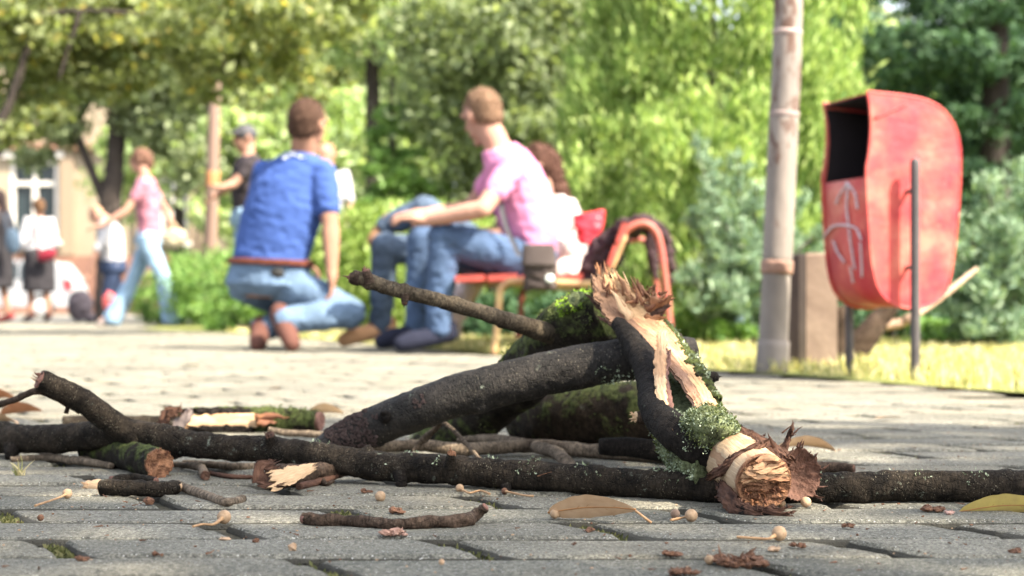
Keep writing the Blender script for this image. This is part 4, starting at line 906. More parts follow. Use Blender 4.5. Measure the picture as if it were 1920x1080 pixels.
def person(label, J, base, M, vox=.008, s=1.0, sleeve=.55, hair='short', group=None, skirt=None, shoulder=.045, belt=False, wide=1.0, flare=.0, shorts=0, fold=.007, torso=None, barefeet=0):
    J = {k: Vector(v) for k, v in J.items()}; t = thing('person', label, 'person', (base[0], base[1], 0), group)
    hc, f = J['head'], J['face'].normalized(); up = (hc - J['neck']).normalized(); up = (up + Vector((0, 0, .8))).normalized(); f = (f - up * f.dot(up)).normalized(); sd = up.cross(f)
    nb = J['neck']; B = []
    B += [('ell', hc + up * .018 * s - f * .010 * s, sd * .073 * s, f * .092 * s, up * .092 * s), ('ell', hc - up * .035 * s + f * .022 * s, sd * .054 * s, f * .064 * s, up * .072 * s),
          ('cap', hc + f * .088 * s + up * .008 * s, hc + f * .108 * s - up * .026 * s, .008 * s, .014 * s), ('cap', hc + f * .086 * s - up * .062 * s + sd * .014 * s, hc + f * .086 * s - up * .062 * s - sd * .014 * s, .009 * s, .009 * s),
          ('cap', hc + f * .080 * s + up * .026 * s + sd * .035 * s, hc + f * .080 * s + up * .026 * s - sd * .035 * s, .012 * s, .012 * s), ('cap', hc + f * .068 * s - up * .098 * s, hc + f * .060 * s - up * .098 * s, .020 * s, .020 * s)]
    for g in (1, -1):
        e = hc + sd * g * .077 * s - f * .008 * s - up * .004 * s; B.append(('ell', e, sd * .011 * s, f * .017 * s - sd * g * .004, up * .031 * s))
    B.append(('cap', hc - up * .06 * s - f * .02 * s, nb, .055 * s, .060 * s))
    shL, shR, hL, hR, wa = J['shL'], J['shR'], J['hipL'], J['hipR'], J['waist']; sc = (shL + shR) / 2; hm = (hL + hR) / 2
    def ring(c, ax, dn, a, b): ax = ax.normalized(); dn = (dn - ax * dn.dot(ax)).normalized(); return (c, ax * a, dn * b)
    axS = shR - shL; axH = hR - hL; dS = (sc - wa).cross(axS); dH = (wa - hm).cross(axH) if (wa - hm).length > .02 else dS
    axW = axS.normalized() + axH.normalized(); wS = max(axS.length / 2, .10)
    def torso_rings(e):
        return [ring(hm - (wa - hm).normalized() * .06, axH, dH, .12 + e, .09 + e), ring(hm, axH, dH, .160 * wide + e, .115 * wide + e), ring(wa, axW, dS, .145 * wide + e, .105 * wide + e), ring(wa.lerp(sc, .5), axS, dS, .16 * wide + e, .120 * wide + e),
                ring(wa.lerp(sc, .82), axS, dS, max(wS, .165) + e, .115 * wide + e), ring(sc + (nb - sc) * .35, axS, dS, wS * .86 + e, .085 + e), ring(sc + (nb - sc) * .8, axS, dS, .075 + e, .062 + e)]
    B.append(('loft', torso_rings(0)))
    for g in 'LR':
        sh, el, wr = J['sh' + g], J['el' + g], J['wr' + g]; B += [('cap', sh, el, .048 * s, .038 * s), ('cap', el, el.lerp(wr, .35), .038 * s, .040 * s), ('cap', el.lerp(wr, .35), wr, .040 * s, .026 * s)]
        hd = J.get('hd' + g, wr - el); pn = J.get('pn' + g, Vector((0, 0, -1)) if abs(hd.normalized().z) < .8 else Vector((-1, 0, 0))); B += hand(wr, hd, pn, s, .45, 1 if g == 'L' else -1)
    for g in 'LR':
        hp, kn, an = J['hip' + g], J['kn' + g], J['an' + g]; to = J['toe' + g]
        B += [('cap', hp, kn, .078 * s, .052 * s), ('cap', kn, kn.lerp(an, .35), .052 * s, .054 * s), ('cap', kn.lerp(an, .35), an, .054 * s, .036 * s), ('cap', an, an.lerp(to, .7), .034, .028)]
    solid('body', B, vox * .85, M['skin'], t, 3)
    for g in (1, -1):
        solid('eye', [('ell', hc + f * .082 * s + sd * g * .030 * s + up * .010 * s, sd * .012, f * .008, up * .008)], .003, M_eye, t, 1)
    if hair == 'short':
        hp_ = [('ell', hc + up * .026 * s - f * .020 * s, sd * .0765 * s, f * .088 * s, up * .089 * s), ('ell', hc - up * .012 * s - f * .042 * s, sd * .070 * s, f * .058 * s, up * .062 * s)]
    elif hair == 'cap':
        hp_ = [('ell', hc + up * .030 * s - f * .012 * s, sd * .084 * s, f * .100 * s, up * .086 * s), ('ell', hc + up * .045 * s + f * .10 * s, sd * .06, f * .055, up * .012)]
    else:
        hp_ = [('ell', hc + up * .022 * s - f * .022 * s, sd * .090 * s, f * .102 * s, up * .100 * s), ('cap', hc - f * .07 * s, hc - f * .085 * s - up * (.16 if hair == 'long' else .07) * s, .075 * s, .045 * s)]
        if hair == 'long': hp_.append(('cap', hc - f * .085 * s - up * .14, hc - f * .09 - up * .27, .06, .03))
    ho = solid('cap' if hair == 'cap' else 'hair', hp_, vox, M['hair'], t, 2, .005, 60)
    if hair != 'cap' and base[1] < 9:   # loose strands that break the outline
        L0 = Vector(t.location); sm = [(v.co + L0, v.normal.copy()) for v in ho.data.vertices]; tufts('strands', sm, lambda p, n: True, 1500, .009 if hair == 'short' else .016, M['hair'], ho, 5, .1)
    e = .012; sh_ = [('loft', torso_rings(e)[(0 if 'longshirt' in M else 1):])]
    for g in 'LR':
        sh, el, wr = J['sh' + g], J['el' + g], J['wr' + g]; sh_ += [('cap', sh, sh.lerp(el, min(sleeve, 1)), .062 * s, .058 * s)]
        if sleeve > 1: sh_ += [('cap', el, el.lerp(wr, sleeve - 1), .058 * s, .048 * s)]
    if torso: sh_ += torso
    solid('shirt', sh_, vox, M['shirt'], t, 5, fold, 11)
    if skirt:
        solid('skirt', [('loft', [ring(wa, axH, dH, .15, .11), ring(hm, axH, dH, .19, .15), ring(Vector(skirt), axH, dH, .21, .16)])], vox, M['trousers'], t, 3, .008)
    else:
        tr = [('loft', [ring(hm - (wa - hm).normalized() * .05, axH, dH, .16, .12), ring(hm, axH, dH, .178 * wide, .138 * wide), ring(hm.lerp(wa, .75), axH, dH, .160 * wide, .122 * wide)])]
        for g in 'LR':
            hp, kn, an = J['hip' + g], J['kn' + g], J['an' + g]
            tr += [('cap', hp, kn, .098 * s, .070 * s), ('cap', kn, kn.lerp(an, shorts or .96), .070 * s, (.056 + flare) * s)]
        solid('trousers', tr, vox, M['trousers'], t, 3, fold * 1.1, 16)
    if belt:
        solid('belt', [('loft', [ring(hm.lerp(wa, .66), axH, dH, .182 * wide, .140 * wide), ring(hm.lerp(wa, .86), axW, dH, .176 * wide, .136 * wide)])], .006, M['belt'], t, 2)
    for g in 'LR':
        an, to = J['an' + g], J['toe' + g]; d = (to - an); dh = d.normalized(); heel = an - dh * .045
        low = Vector((0, 0, -1)) if abs(dh.z) < .8 else J['face'] * -1
        z = lambda p, r: Vector((p[0], p[1], max(p[2], r)))
        solid('shoe', [('cap', z(heel + low * .02, .034), z(to - dh * .03, .030), .042 * s, .040 * s), ('cap', z(to - dh * .05, .026), z(to, .024), .044 * s, .034 * s), ('cap', an, z(heel, .03), .046 * s, .042 * s)], .007, M['shoe'], t, 3)
    return t
def cloth(n, c, k=.7, sc=9): return plain(n, c, tuple(x * k for x in c), sc, .9, .5, .004, 'obj', spec=.15)
M_eye = plain('eye_dark', (.03, .02, .015)); sk = cloth('skin', (.27, .15, .105), .85); sk2 = cloth('skin_fair', (.36, .205, .155), .88)
denim = cloth('denim_blue', (.115, .175, .265), .55, 7); denim2 = cloth('denim_mid', (.065, .105, .19), .45, 7); denim3 = cloth('denim_grey', (.07, .10, .15), .6, 7); denim4 = cloth('denim_light', (.24, .36, .50), .75, 7)
# crouching man
dd = 7.4
mX = person('man crouching with his back turned in a blue t-shirt, light jeans and brown belt', {
    'head': P(578, 234, 7.36), 'face': (.45, .85, -.1), 'neck': P(570, 282, 7.38), 'shL': P(497, 325, 7.52), 'shR': P(606, 325, 7.34), 'elL': P(480, 415, 7.75), 'elR': P(620, 425, 7.28), 'wrL': P(560, 480, 7.80), 'wrR': P(622, 505, 7.22),
    'waist': P(508, 478, 7.40), 'hipL': P(468, 532, 7.45), 'hipR': P(540, 535, 7.36), 'knL': P(590, 590, 7.90), 'knR': P(655, 588, 7.22), 'anL': P(487, 618, 7.35), 'anR': P(530, 600, 7.10), 'toeL': P(484, 648, 7.22), 'toeR': P(548, 645, 7.02),
    'hdR': (.05, -.1, -1)}, G(540, 655), dict(skin=sk, hair=cloth('hair_brown', (.07, .04, .028), .6, 60), shirt=cloth('shirt_blue', (.040, .078, .24), .85, 6), trousers=denim, belt=cloth('belt_brown', (.11, .035, .022)), shoe=cloth('shoe_brown', (.10, .045, .035))),
    .009, 1.06, .62, fold=.0045, belt=True, wide=1.2, torso=[('cap', P(520, 335, 7.44), P(596, 335, 7.36), .075, .07), ('cap', P(525, 370, 7.46), P(500, 470, 7.42), .13, .15)])
mb = MB()
for k in range(9): splinter(mb, P(530 + k * 4.5, 296 - 7 * math.sin(k * .4) + U(-2, 2), 7.272), (1, -.1, U(-.3, .3)), .025, .008, .001, k)
obj('shirt_print', mb, plain('white_print', (.7, .75, .8)), mX)
solid('belt_pouch', [('ell', P(520, 512, 7.245), (.035, 0, -.005), (0, .015, 0), (0.003, 0, .026))], .006, plain('black_leather', (.02, .02, .02)), mX, 1)
# man in pink
mp = person('man in a pink t-shirt and blue jeans sitting at the near end of the bench', {
    'head': P(903, 216, 6.95), 'face': (-.66, .74, -.12), 'neck': P(930, 268, 6.93), 'shL': P(962, 312, 6.74), 'shR': P(950, 305, 7.10), 'elL': P(905, 392, 6.62), 'elR': P(880, 392, 7.15), 'wrL': P(800, 413, 6.70), 'wrR': P(795, 402, 6.95),
    'waist': P(1000, 445, 6.90), 'hipL': P(985, 492, 6.80), 'hipR': P(985, 492, 7.04), 'knL': P(832, 446, 6.73), 'knR': P(792, 452, 6.98), 'anL': P(822, 622, 6.74), 'anR': P(782, 615, 6.98), 'toeL': P(752, 645, 6.68), 'toeR': P(716, 640, 6.95),
    'hdL': (-1, .15, .1), 'hdR': (-1, -.1, 0)}, G(800, 660), dict(skin=sk2, hair=cloth('hair_sandy', (.17, .105, .068), .6, 60), shirt=cloth('shirt_pink', (.50, .19, .33), .8, 6), trousers=denim2, shoe=cloth('shoe_navy', (.014, .016, .030))), .009, 1.0, .55, fold=.005)
mb = MB(); ribbon(mb, [P(935, 350, 6.73), P(948, 420, 6.68), P(975, 480, 6.66)], [.02, .02, .02], [Vector((0, -1, 0))], .004, 50, nx=3, step=.02, jag=0, rough=0, endjag=0)
bagt = thing('shoulder_bag', 'grey shoulder bag with a pale badge hanging at the hip of the man in pink', 'bag', G(1010, 662)); obj('strap', mb, plain('strap_dark', (.06, .06, .07)), bagt)
solid('bag_body', [('loft', [(P(1012, 545, 6.52), (.070, 0, 0), (0, .028, 0)), (P(1013, 500, 6.52), (.072, 0, 0), (0, .034, 0)), (P(1010, 458, 6.54), (.066, 0, 0), (0, .024, 0))])], .007, cloth('bag_grey', (.055, .043, .040)), bagt, 9, .006, 15)
solid('bag_flap', [('loft', [(P(1010, 500, 6.50), (.074, 0, 0), (0, .032, 0)), (P(1010, 458, 6.52), (.066, 0, 0), (0, .028, 0))])], .006, cloth('bag_flap_grey', (.060, .048, .045)), bagt, 9)
solid('badge', [('ell', P(1031, 522, 6.487), (.020, 0, 0), (0, .006, 0), (0, 0, .018))], .004, plain('badge_pale', (.65, .70, .68)), bagt, 1)
person('seated person with crossed legs in faded jeans hidden behind the man in pink', {
    'head': P(985, 350, 7.52), 'face': (-.9, .3, .2), 'neck': P(990, 385, 7.5), 'shL': P(980, 410, 7.35), 'shR': P(985, 408, 7.66), 'elL': P(950, 440, 7.3), 'elR': P(940, 440, 7.7), 'wrL': P(885, 455, 7.35), 'wrR': P(870, 440, 7.6),
    'waist': P(975, 455, 7.5), 'hipL': P(930, 492, 7.40), 'hipR': P(930, 492, 7.60), 'knL': P(722, 462, 7.32), 'knR': P(795, 392, 7.46), 'anL': P(712, 612, 7.38), 'anR': P(722, 425, 7.5), 'toeL': P(645, 637, 7.30), 'toeR': P(700, 450, 7.5)},
    G(720, 645), dict(skin=sk, hair=cloth('hair_dark', (.04, .025, .02)), shirt=cloth('shirt_khaki', (.25, .18, .10)), trousers=denim3, shoe=cloth('shoe_tan', (.42, .24, .13))), .010, .95, .6)
person('woman with long brown hair and white blouse sitting behind the man in pink', {
    'head': P(1006, 312, 7.85), 'face': (-.85, -.1, 0), 'neck': P(1026, 362, 7.85), 'shL': P(1052, 395, 7.68), 'shR': P(1048, 392, 8.02), 'elL': P(1040, 470, 7.6), 'elR': P(1030, 465, 8.1), 'wrL': P(975, 480, 7.62), 'wrR': P(965, 478, 8.0),
    'waist': P(1068, 480, 7.85), 'hipL': P(1062, 515, 7.76), 'hipR': P(1062, 515, 7.95), 'knL': P(905, 490, 7.75), 'knR': P(905, 490, 7.95), 'anL': P(838, 622, 7.75), 'anR': P(828, 620, 7.95), 'toeL': P(800, 640, 7.7), 'toeR': P(795, 638, 7.95)},
    G(905, 650), dict(skin=sk2, hair=cloth('hair_auburn', (.09, .045, .033), .5, 40), shirt=cloth('blouse_white', (.46, .41, .41), .8), trousers=cloth('skirt_pale', (.62, .50, .48), .8, 30), shoe=cloth('shoe_pale', (.4, .35, .3))), .010, .90, 1.5, 'long', wide=.72)
# walking woman
person('woman walking left in a pink patterned top and light blue jeans, one arm stretched forward', {
    'head': P(262, 300, 15.6), 'face': (-1, -.1, -.1), 'neck': P(271, 330, 15.6), 'shL': P(268, 346, 15.42), 'shR': P(278, 344, 15.78), 'elL': P(236, 396, 15.36), 'elR': P(312, 395, 15.85), 'wrL': P(190, 424, 15.34), 'wrR': P(326, 432, 15.82),
    'waist': P(280, 425, 15.6), 'hipL': P(276, 452, 15.5), 'hipR': P(280, 452, 15.7), 'knL': P(306, 520, 15.5), 'knR': P(248, 528, 15.7), 'anL': P(323, 598, 15.5), 'anR': P(212, 597, 15.7), 'toeL': P(316, 611, 15.45), 'toeR': P(186, 609, 15.65), 'hdL': (-1, 0, -.1), 'hdR': (.1, 0, -1)},
    G(265, 613), dict(skin=sk2, hair=cloth('hair_brown_b', (.13, .07, .05), .6, 30), shirt=plain('top_pink_pattern', (.46, .19, .25), (.13, .06, .09), 22, .9), trousers=denim4, shoe=cloth('shoe_grey', (.2, .17, .16))), .014, .98, .5, 'bob', wide=.92, flare=.05)
hb = thing('handbag', 'cream handbag hanging from the hand of the walking woman', 'bag', (P(322, 440, 15.8).x, 15.8, 0)); solid('bag_body', [('ell', P(326, 448, 15.8), (.13, 0, 0), (0, .07, 0), (.02, 0, .11))], .014, cloth('bag_cream', (.42, .36, .25)), hb, 4, .012, 9)
mb = MB(); tube(mb, [P(312, 435, 15.8), P(320, 418, 15.8), P(330, 422, 15.8), P(340, 438, 15.8)], [.01] * 4, 8, .02, 0, 0); obj('handle', mb, cloth('bag_handle', (.4, .3, .2)), hb)
def stander(label, hx, hy, D, face, hairk, m, sleeve=.5, s=1.0, bend=0.0, hair='short', arms=None, skirt=None, group=None, wide=1.0, fs=None, vox=.016):
    """upright figure, head centre at hx, hy; u = metres sideways"""
    c = P(hx, hy, D); f = Vector(face).normalized(); sd = Vector((0, 0, 1)).cross(f); ht = c.z + .11; k = ht / 1.72
    q = lambda a, b, z: Vector((c.x, c.y, 0)) + sd * a * k + f * b * k + Vector((0, 0, z * k))
    J = dict(head=c, face=f, neck=q(0, -.03, 1.46), shL=q(.17, -.03, 1.40), shR=q(-.17, -.03, 1.40), elL=q(.24, -.02, 1.10), elR=q(-.24, -.02, 1.10), wrL=q(.22, .12, .90), wrR=q(-.22, .12, .90), waist=q(0, -.02, 1.05), hipL=q(.085, -.02, .92), hipR=q(-.085, -.02, .92),
             knL=q(.10, .03, .50), knR=q(-.10, -.02, .50), anL=q(.11, .0, .09), anR=q(-.11, -.10, .09), toeL=q(.13, .16, .03), toeR=q(-.13, .06, .03))
    if arms: J.update(arms(q))
    return person(label, J, (c.x, c.y), m, vox, k, sleeve, hair, group, skirt(q) if skirt else None, wide=wide, fold=.01)
blk = cloth('cloth_black', (.03, .028, .032)); wht = cloth('cloth_white', (.40, .40, .42), .75)
stander('man in a dark cap and dark t-shirt standing with one hand raised to the pole', 459, 258, 13.0, (-.8, -.35, 0), 0, dict(skin=sk2, hair=plain('cap_dark', (.06, .06, .07)), shirt=cloth('shirt_black', (.045, .038, .045)), trousers=denim4, shoe=blk), .55, hair='cap',
        arms=lambda q: dict(elL=P(438, 345, 12.8), wrL=P(415, 352, 12.75), hdL=Vector((-1, 0, .2)), elR=P(432, 350, 13.1), wrR=P(408, 365, 13.1)))
stander('person in a white top half hidden behind the crouching man', 612, 290, 13.4, (-.4, -.9, 0), 0, dict(skin=sk2, hair=cloth('hair_b2', (.25, .15, .09)), shirt=wht, trousers=denim3, shoe=blk), .7, wide=1.05)
stander('woman in a loose white blouse and dark skirt standing at the left', 72, 388, 20, (-.6, .75, 0), 0, dict(skin=sk, hair=cloth('hair_b3', (.10, .055, .03)), shirt=wht, trousers=blk, shoe=cloth('shoe_b', (.1, .05, .04)), longshirt=1), 1.4, hair='bob', skirt=lambda q: q(0, -.02, .42), wide=1.0)
rb = thing('handbag', 'dark red handbag at the back of the woman in the white blouse', 'bag', (P(90, 475, 19.8).x, 19.8, 0)); solid('bag_body', [('ell', P(88, 478, 19.75), (.12, 0, .05), (0, .06, 0), (-.03, 0, .07))], .014, cloth('bag_red', (.20, .02, .035)), rb, 3)
mb = MB(); tube(mb, [P(75, 482, 19.7), P(68, 440, 19.75), P(72, 408, 19.8)], [.012] * 3, 8, .03, 0, 0); obj('strap', mb, cloth('bag_strap', (.16, .02, .03)), rb)
stander('person in black clothes cut by the left edge of the picture', -6, 372, 18.6, (-.9, .3, 0), 0, dict(skin=sk, hair=cloth('hair_b4', (.03, .02, .02)), shirt=blk, trousers=blk, shoe=cloth('shoe_r', (.25, .05, .05)), longshirt=1), 1.3, hair='long', skirt=lambda q: q(0, -.02, .45), wide=1.15)
bb = thing('handbag', 'dark blue grey bag carried by the person in black at the left edge', 'bag', (P(24, 450, 18.4).x, 18.4, 0)); solid('bag_body', [('ell', P(24, 452, 18.3), (.09, 0, .02), (0, .05, 0), (-.02, 0, .15))], .014, cloth('bag_blue', (.06, .09, .13)), bb, 3)
mb = MB(); tube(mb, [P(15, 440, 18.3), P(10, 410, 18.35), P(18, 400, 18.4), P(30, 436, 18.3)], [.012] * 4, 8, .03, 0, 0); obj('strap', mb, cloth('bag_strap2', (.04, .06, .09)), bb)
person('person bending forward in a white top and dark blue trousers behind the walking woman', {
    'head': P(180, 402, 18.6), 'face': (-.8, -.1, -.7), 'neck': P(196, 408, 18.6), 'shL': P(203, 425, 18.4), 'shR': P(205, 422, 18.8), 'elL': P(182, 470, 18.35), 'elR': P(186, 465, 18.85), 'wrL': P(165, 515, 18.4), 'wrR': P(168, 510, 18.8),
    'waist': P(212, 480, 18.6), 'hipL': P(212, 507, 18.5), 'hipR': P(214, 507, 18.7), 'knL': P(200, 552, 18.5), 'knR': P(220, 552, 18.7), 'anL': P(205, 594, 18.5), 'anR': P(215, 594, 18.7), 'toeL': P(190, 603, 18.5), 'toeR': P(202, 603, 18.7)},
    G(208, 605), dict(skin=sk2, hair=cloth('hair_b5', (.35, .22, .14)), shirt=wht, trousers=cloth('trousers_navy', (.03, .045, .09)), shoe=cloth('shoe_p', (.5, .25, .2))), .015, .9, .9, wide=1.15)
solid('b', [('ell', P(150, 572, 18.0), (.14, 0, .05), (0, .1, 0), (-.04, 0, .17)), ('ell', P(168, 596, 18.0), (.06, 0, 0), (0, .06, 0), (0, 0, .05))], .015, cloth('pack_dark', (.04, .035, .045)), None, 3, .02, 6)
o = bpy.context.scene.objects['b']; o.name = 'backpack'; tag(o, 'dark backpack standing on the paving behind the walking woman\'s front foot', 'bag')
solid('b', [('ell', P(205, 565, 17.8), (.08, 0, 0), (0, .05, 0), (0, 0, .11))], .012, cloth('carrier_red', (.55, .12, .12)), None, 3, .02, 8)
o = bpy.context.scene.objects['b']; o.name = 'shopping_bag'; tag(o, 'small red shopping bag beside the dark trousers of the bending person', 'bag')
# ------------------------------------------------------------------ bench with jacket
M_red = plain('bench_red', (.46, .07, .055), (.26, .05, .04), 14, .5, .2, .002); M_yel = plain('bench_worn_yellow', (.46, .32, .15), (.30, .16, .09), 16, .6, .3, .002); M_pinkr = plain('bench_red_tube', (.36, .085, .07), (.25, .09, .06), 12, .5)
bt = thing('bench', 'worn red park bench with bent tube frames where the people sit', 'bench', G(1090, 668))
def bench_frame(D, m1, m2, dx=0):
    mb = MB(); q = lambda x, y: P(960 + (x - 960), y, D) + Vector((dx, 0, 0)); sc = 6.62 / D
    W = lambda x, z: Vector((x + dx, D, z))
    # side view: front leg, seat rail, raked back bow, rear leg
    tube(mb, [W(-.075, .0), W(-.058, .14), W(-.050, .25), W(-.030, .285), W(.02, .300), W(.25, .29), W(.36, .29)], [.0145] * 7, 12, .02, 0, 0); obj('front_leg', mb, m1, bt)
    mb = MB(); tube(mb, [W(.34, .27), W(.40, .36), W(.455, .49), W(.488, .522), W(.530, .535), W(.572, .518), W(.602, .46), W(.625, .30), W(.640, .15), W(.65, .0)], [.0150] * 10, 12, .02, 0, 0, seed=3); obj('back_bow', mb, [m1, m2][1], bt)
bench_frame(6.62, M_yel, M_pinkr); bench_frame(8.15, M_pinkr, M_pinkr, .10)
mb = MB(); tube(mb, [Vector((.345, 6.595, .275)), Vector((.40, 6.595, .36)), Vector((.455, 6.595, .485))], [.0165] * 3, 12, .02, 0, 0); obj('worn_paint', mb, M_yel, bt)
def plank(p0, p1, w, th, up, mat, name, parent):
    """board from p0 to p1: width w along up, thickness th, slightly rounded edges"""
    p0 = Vector(p0); p1 = Vector(p1); d = (p1 - p0).normalized(); u = Vector(up); u = (u - d * u.dot(d)).normalized(); n = d.cross(u); mb = MB(); pr = []
    for (a, b) in ((-.5, -.35), (-.46, -.5), (.46, -.5), (.5, -.35), (.5, .35), (.46, .5), (-.46, .5), (-.5, .35)): pr.append(u * a * w + n * b * th)
    vs = [p0 + q for q in pr] + [p1 + q for q in pr]
    mb.add(vs, [(i, (i + 1) % 8, 8 + (i + 1) % 8, 8 + i) for i in range(8)] + [tuple(range(7, -1, -1)), tuple(range(8, 16))]); return obj(name, mb, mat, parent, smooth=False)
for k in range(4): plank((-.175 + .135 * k + .0, 6.64, .312 + .004 * (k % 2)), (-.075 + .135 * k, 8.35, .312), .118, .026, (1, 0, .05), M_red, 'seat_slat', bt)
for z_, x_ in ((.40, .405), (.49, .440)): plank((x_, 6.50, z_), (x_ + .1, 8.3, z_), .085, .024, (.35, 0, 1), M_red, 'back_slat', bt)
M_jack = cloth('jacket_brown', (.050, .030, .034), .6, 12)
jt = thing('jacket', 'dark brown jacket draped over the end of the bench back', 'jacket', G(1170, 672))
solid('cloth', [('cap', P(1108, 535, 6.85), P(1132, 475, 6.85), .070, .075), ('cap', P(1132, 475, 6.85), P(1170, 430, 6.80), .075, .050), ('cap', P(1100, 550, 6.95), P(1150, 480, 7.0), .05, .05), ('cap', P(1165, 425, 6.74), P(1210, 414, 6.72), .030, .036), ('cap', P(1210, 416, 6.74), P(1240, 438, 6.74), .036, .036),
    ('cap', P(1240, 438, 6.76), P(1253, 490, 6.78), .034, .032), ('cap', P(1253, 490, 6.78), P(1252, 545, 6.8), .032, .018), ('cap', P(1200, 422, 6.85), P(1235, 440, 7.0), .03, .03), ('cap', P(1165, 440, 6.95), P(1205, 425, 7.0), .04, .03)], .009, M_jack, jt, 3, .016, 13)
solid('sleeve', [('cap', P(1218, 440, 6.74), P(1224, 480, 6.74), .026, .030), ('cap', P(1224, 480, 6.74), P(1230, 520, 6.73), .030, .014)], .008, M_jack, jt, 2, .01, 18)
rbg = thing('plastic_bag', 'shiny red plastic bag hanging on the bench back beside the woman', 'bag', G(1105, 655))
solid('bag_body', [('loft', [(P(1100, 458, 7.5), (.035, 0, 0), (0, .03, 0)), (P(1104, 425, 7.5), (.07, 0, 0), (0, .030, 0)), (P(1104, 397, 7.5), (.080, 0, .012), (0, .02, 0))])], .008, plain('plastic_red', (.55, .04, .06), (.42, .03, .045), 20, .25, .3, .004), rbg, 1, .006, 16)
# ------------------------------------------------------------------ litter bin
M_binr = None
def binmat():
    m, nt, b = newmat('bin_red_paint'); k = coords(nt, 'obj')
    c = ramp(nt, nz(nt, k, 7, 4, .6), [(.38, (.34, .018, .028)), (.5, (.42, .05, .042)), (.64, (.48, .13, .09))])
    rust = ramp(nt, nz(nt, k, 16, 6, .7), [(.66, (0, 0, 0)), (.74, (1, 1, 1))]); c = mix(nt, math_(nt, 'MULTIPLY', rust, .6), c, (.35, .17, .12))
    nt.links.new(c, b.inputs['Base Color']); sc_ = ramp(nt, nz(nt, coords(nt, 'obj', (1, 1, .12)), 70, 6, .8), [(.62, (0, 0, 0)), (.68, (1, 1, 1))]); c = mix(nt, math_(nt, 'MULTIPLY', sc_, .55), c, (.42, .22, .18)); dk = ramp(nt, nz(nt, k, 40, 6, .8), [(.64, (0, 0, 0)), (.70, (1, 1, 1))]); c = mix(nt, math_(nt, 'MULTIPLY', dk, .7), c, (.10, .04, .03))
    nt.links.new(c, b.inputs['Base Color']); b.inputs['Roughness'].default_value = .55; bump(nt, b, nz(nt, k, 12, 3), .5, .012); return m
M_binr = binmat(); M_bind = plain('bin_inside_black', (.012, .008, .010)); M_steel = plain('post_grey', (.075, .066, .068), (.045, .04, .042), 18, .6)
th_ = R(16); ud = Vector((math.cos(th_), math.sin(th_), 0)); vd = Vector((-math.sin(th_), math.cos(th_), 0)); B0 = P(1625, 573, 4.25); B0.z = 0; BW = .25
def onplane(px, py, off=0.0):
    r = Vector(((px - 960) / FPX, 1, (HZ - py) / FPX)); o = Vector((0, 0, H)); p0 = B0 + vd * off
    return o + r * ((p0 - o).dot(vd) / r.dot(vd))
prof = [onplane(*q) for q in [(1626, 172), (1665, 176), (1705, 181), (1742, 190), (1770, 208), (1790, 238), (1799, 275), (1800, 330), (1796, 400), (1789, 470), (1779, 530), (1768, 553), (1745, 570), (1718, 578), (1690, 576), (1668, 566), (1650, 548), (1638, 515), (1630, 450), (1624, 330)]]
edge = [onplane(*q) for q in [(1624, 330), (1629, 290), (1633, 240), (1631, 200), (1626, 172)]]
bn = thing('litter_bin', 'red metal litter bin with an open hooded mouth and scribbled front, hung between two posts', 'litter bin', (B0.x, B0.y, 0))
def plate(pts, v0, v1, mat, name):
    mb = MB(); n = len(pts); vs = [p + vd * v0 for p in pts] + [p + vd * v1 for p in pts]
    mb.add(vs, [tuple(range(n)), tuple(range(2 * n - 1, n - 1, -1))] + [(i, n + i, n + (i + 1) % n, (i + 1) % n) for i in range(n)]); return obj(name, mb, mat, bn, smooth=False)
outl = prof + edge[1:-1]
plate(outl, -.002, .003, M_binr, 'side_panel'); plate(outl, BW - .003, BW + .002, M_binr, 'side_panel')
def wrap(pts, t0, t1, name, mat, inw=0.0):
    mb = MB(); cen = sum(pts, Vector()) / len(pts); n = len(pts); fine = [p for p, _ in spline(pts, 3)]; n = len(fine); vs = []
    for p in fine:
        d = (cen - p).normalized(); 
        for a in (t0, t1):
            for v in (0.0045, BW - .0045): vs.append(p + d * a + vd * v)
    fs = []
    for i in range(n - 1):
        a = i * 4; b = a + 4; fs += [(a, a + 1, b + 1, b), (a + 2, b + 2, b + 3, a + 3), (a, b, b + 2, a + 2), (a + 1, a + 3, b + 3, b + 1)]
    fs += [(0, 2, 3, 1), ((n - 1) * 4, (n - 1) * 4 + 1, (n - 1) * 4 + 3, (n - 1) * 4 + 2)]
    mb.add(vs, fs); return obj(name, mb, mat, bn)
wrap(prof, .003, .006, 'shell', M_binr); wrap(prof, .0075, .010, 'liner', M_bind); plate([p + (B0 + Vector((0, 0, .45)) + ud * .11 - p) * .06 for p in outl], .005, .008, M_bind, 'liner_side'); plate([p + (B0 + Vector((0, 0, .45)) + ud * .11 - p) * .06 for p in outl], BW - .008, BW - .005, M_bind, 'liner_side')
mb = MB(); rim = outl
tube(mb, prof + edge[1:], [.004] * (len(prof) + len(edge) - 1), 8, .01, 0, 0); obj('rim', mb, M_binr, bn)
mb = MB(); tube(mb, [p + vd * BW for p in prof + edge[1:]], [.004] * (len(prof) + len(edge) - 1), 8, .01, 0, 0); obj('rim', mb, M_binr, bn)
mb = MB(); tube(mb, [onplane(1640, 222, -.004), onplane(1700, 195, -.004)], [.0025, .0025], 6, .02, 0, 0); obj('seam', mb, M_steel, bn)
def onfront(px, py):
    # on the shaded front panel: plane through the front edge, spanned by vd and the profile
    o = Vector((0, 0, H)); r = Vector(((px - 960) / FPX, 1, (HZ - py) / FPX)); x0 = B0 + ud * (.003); p = o + r * ((x0 - o).dot(ud) / r.dot(ud))
    return p
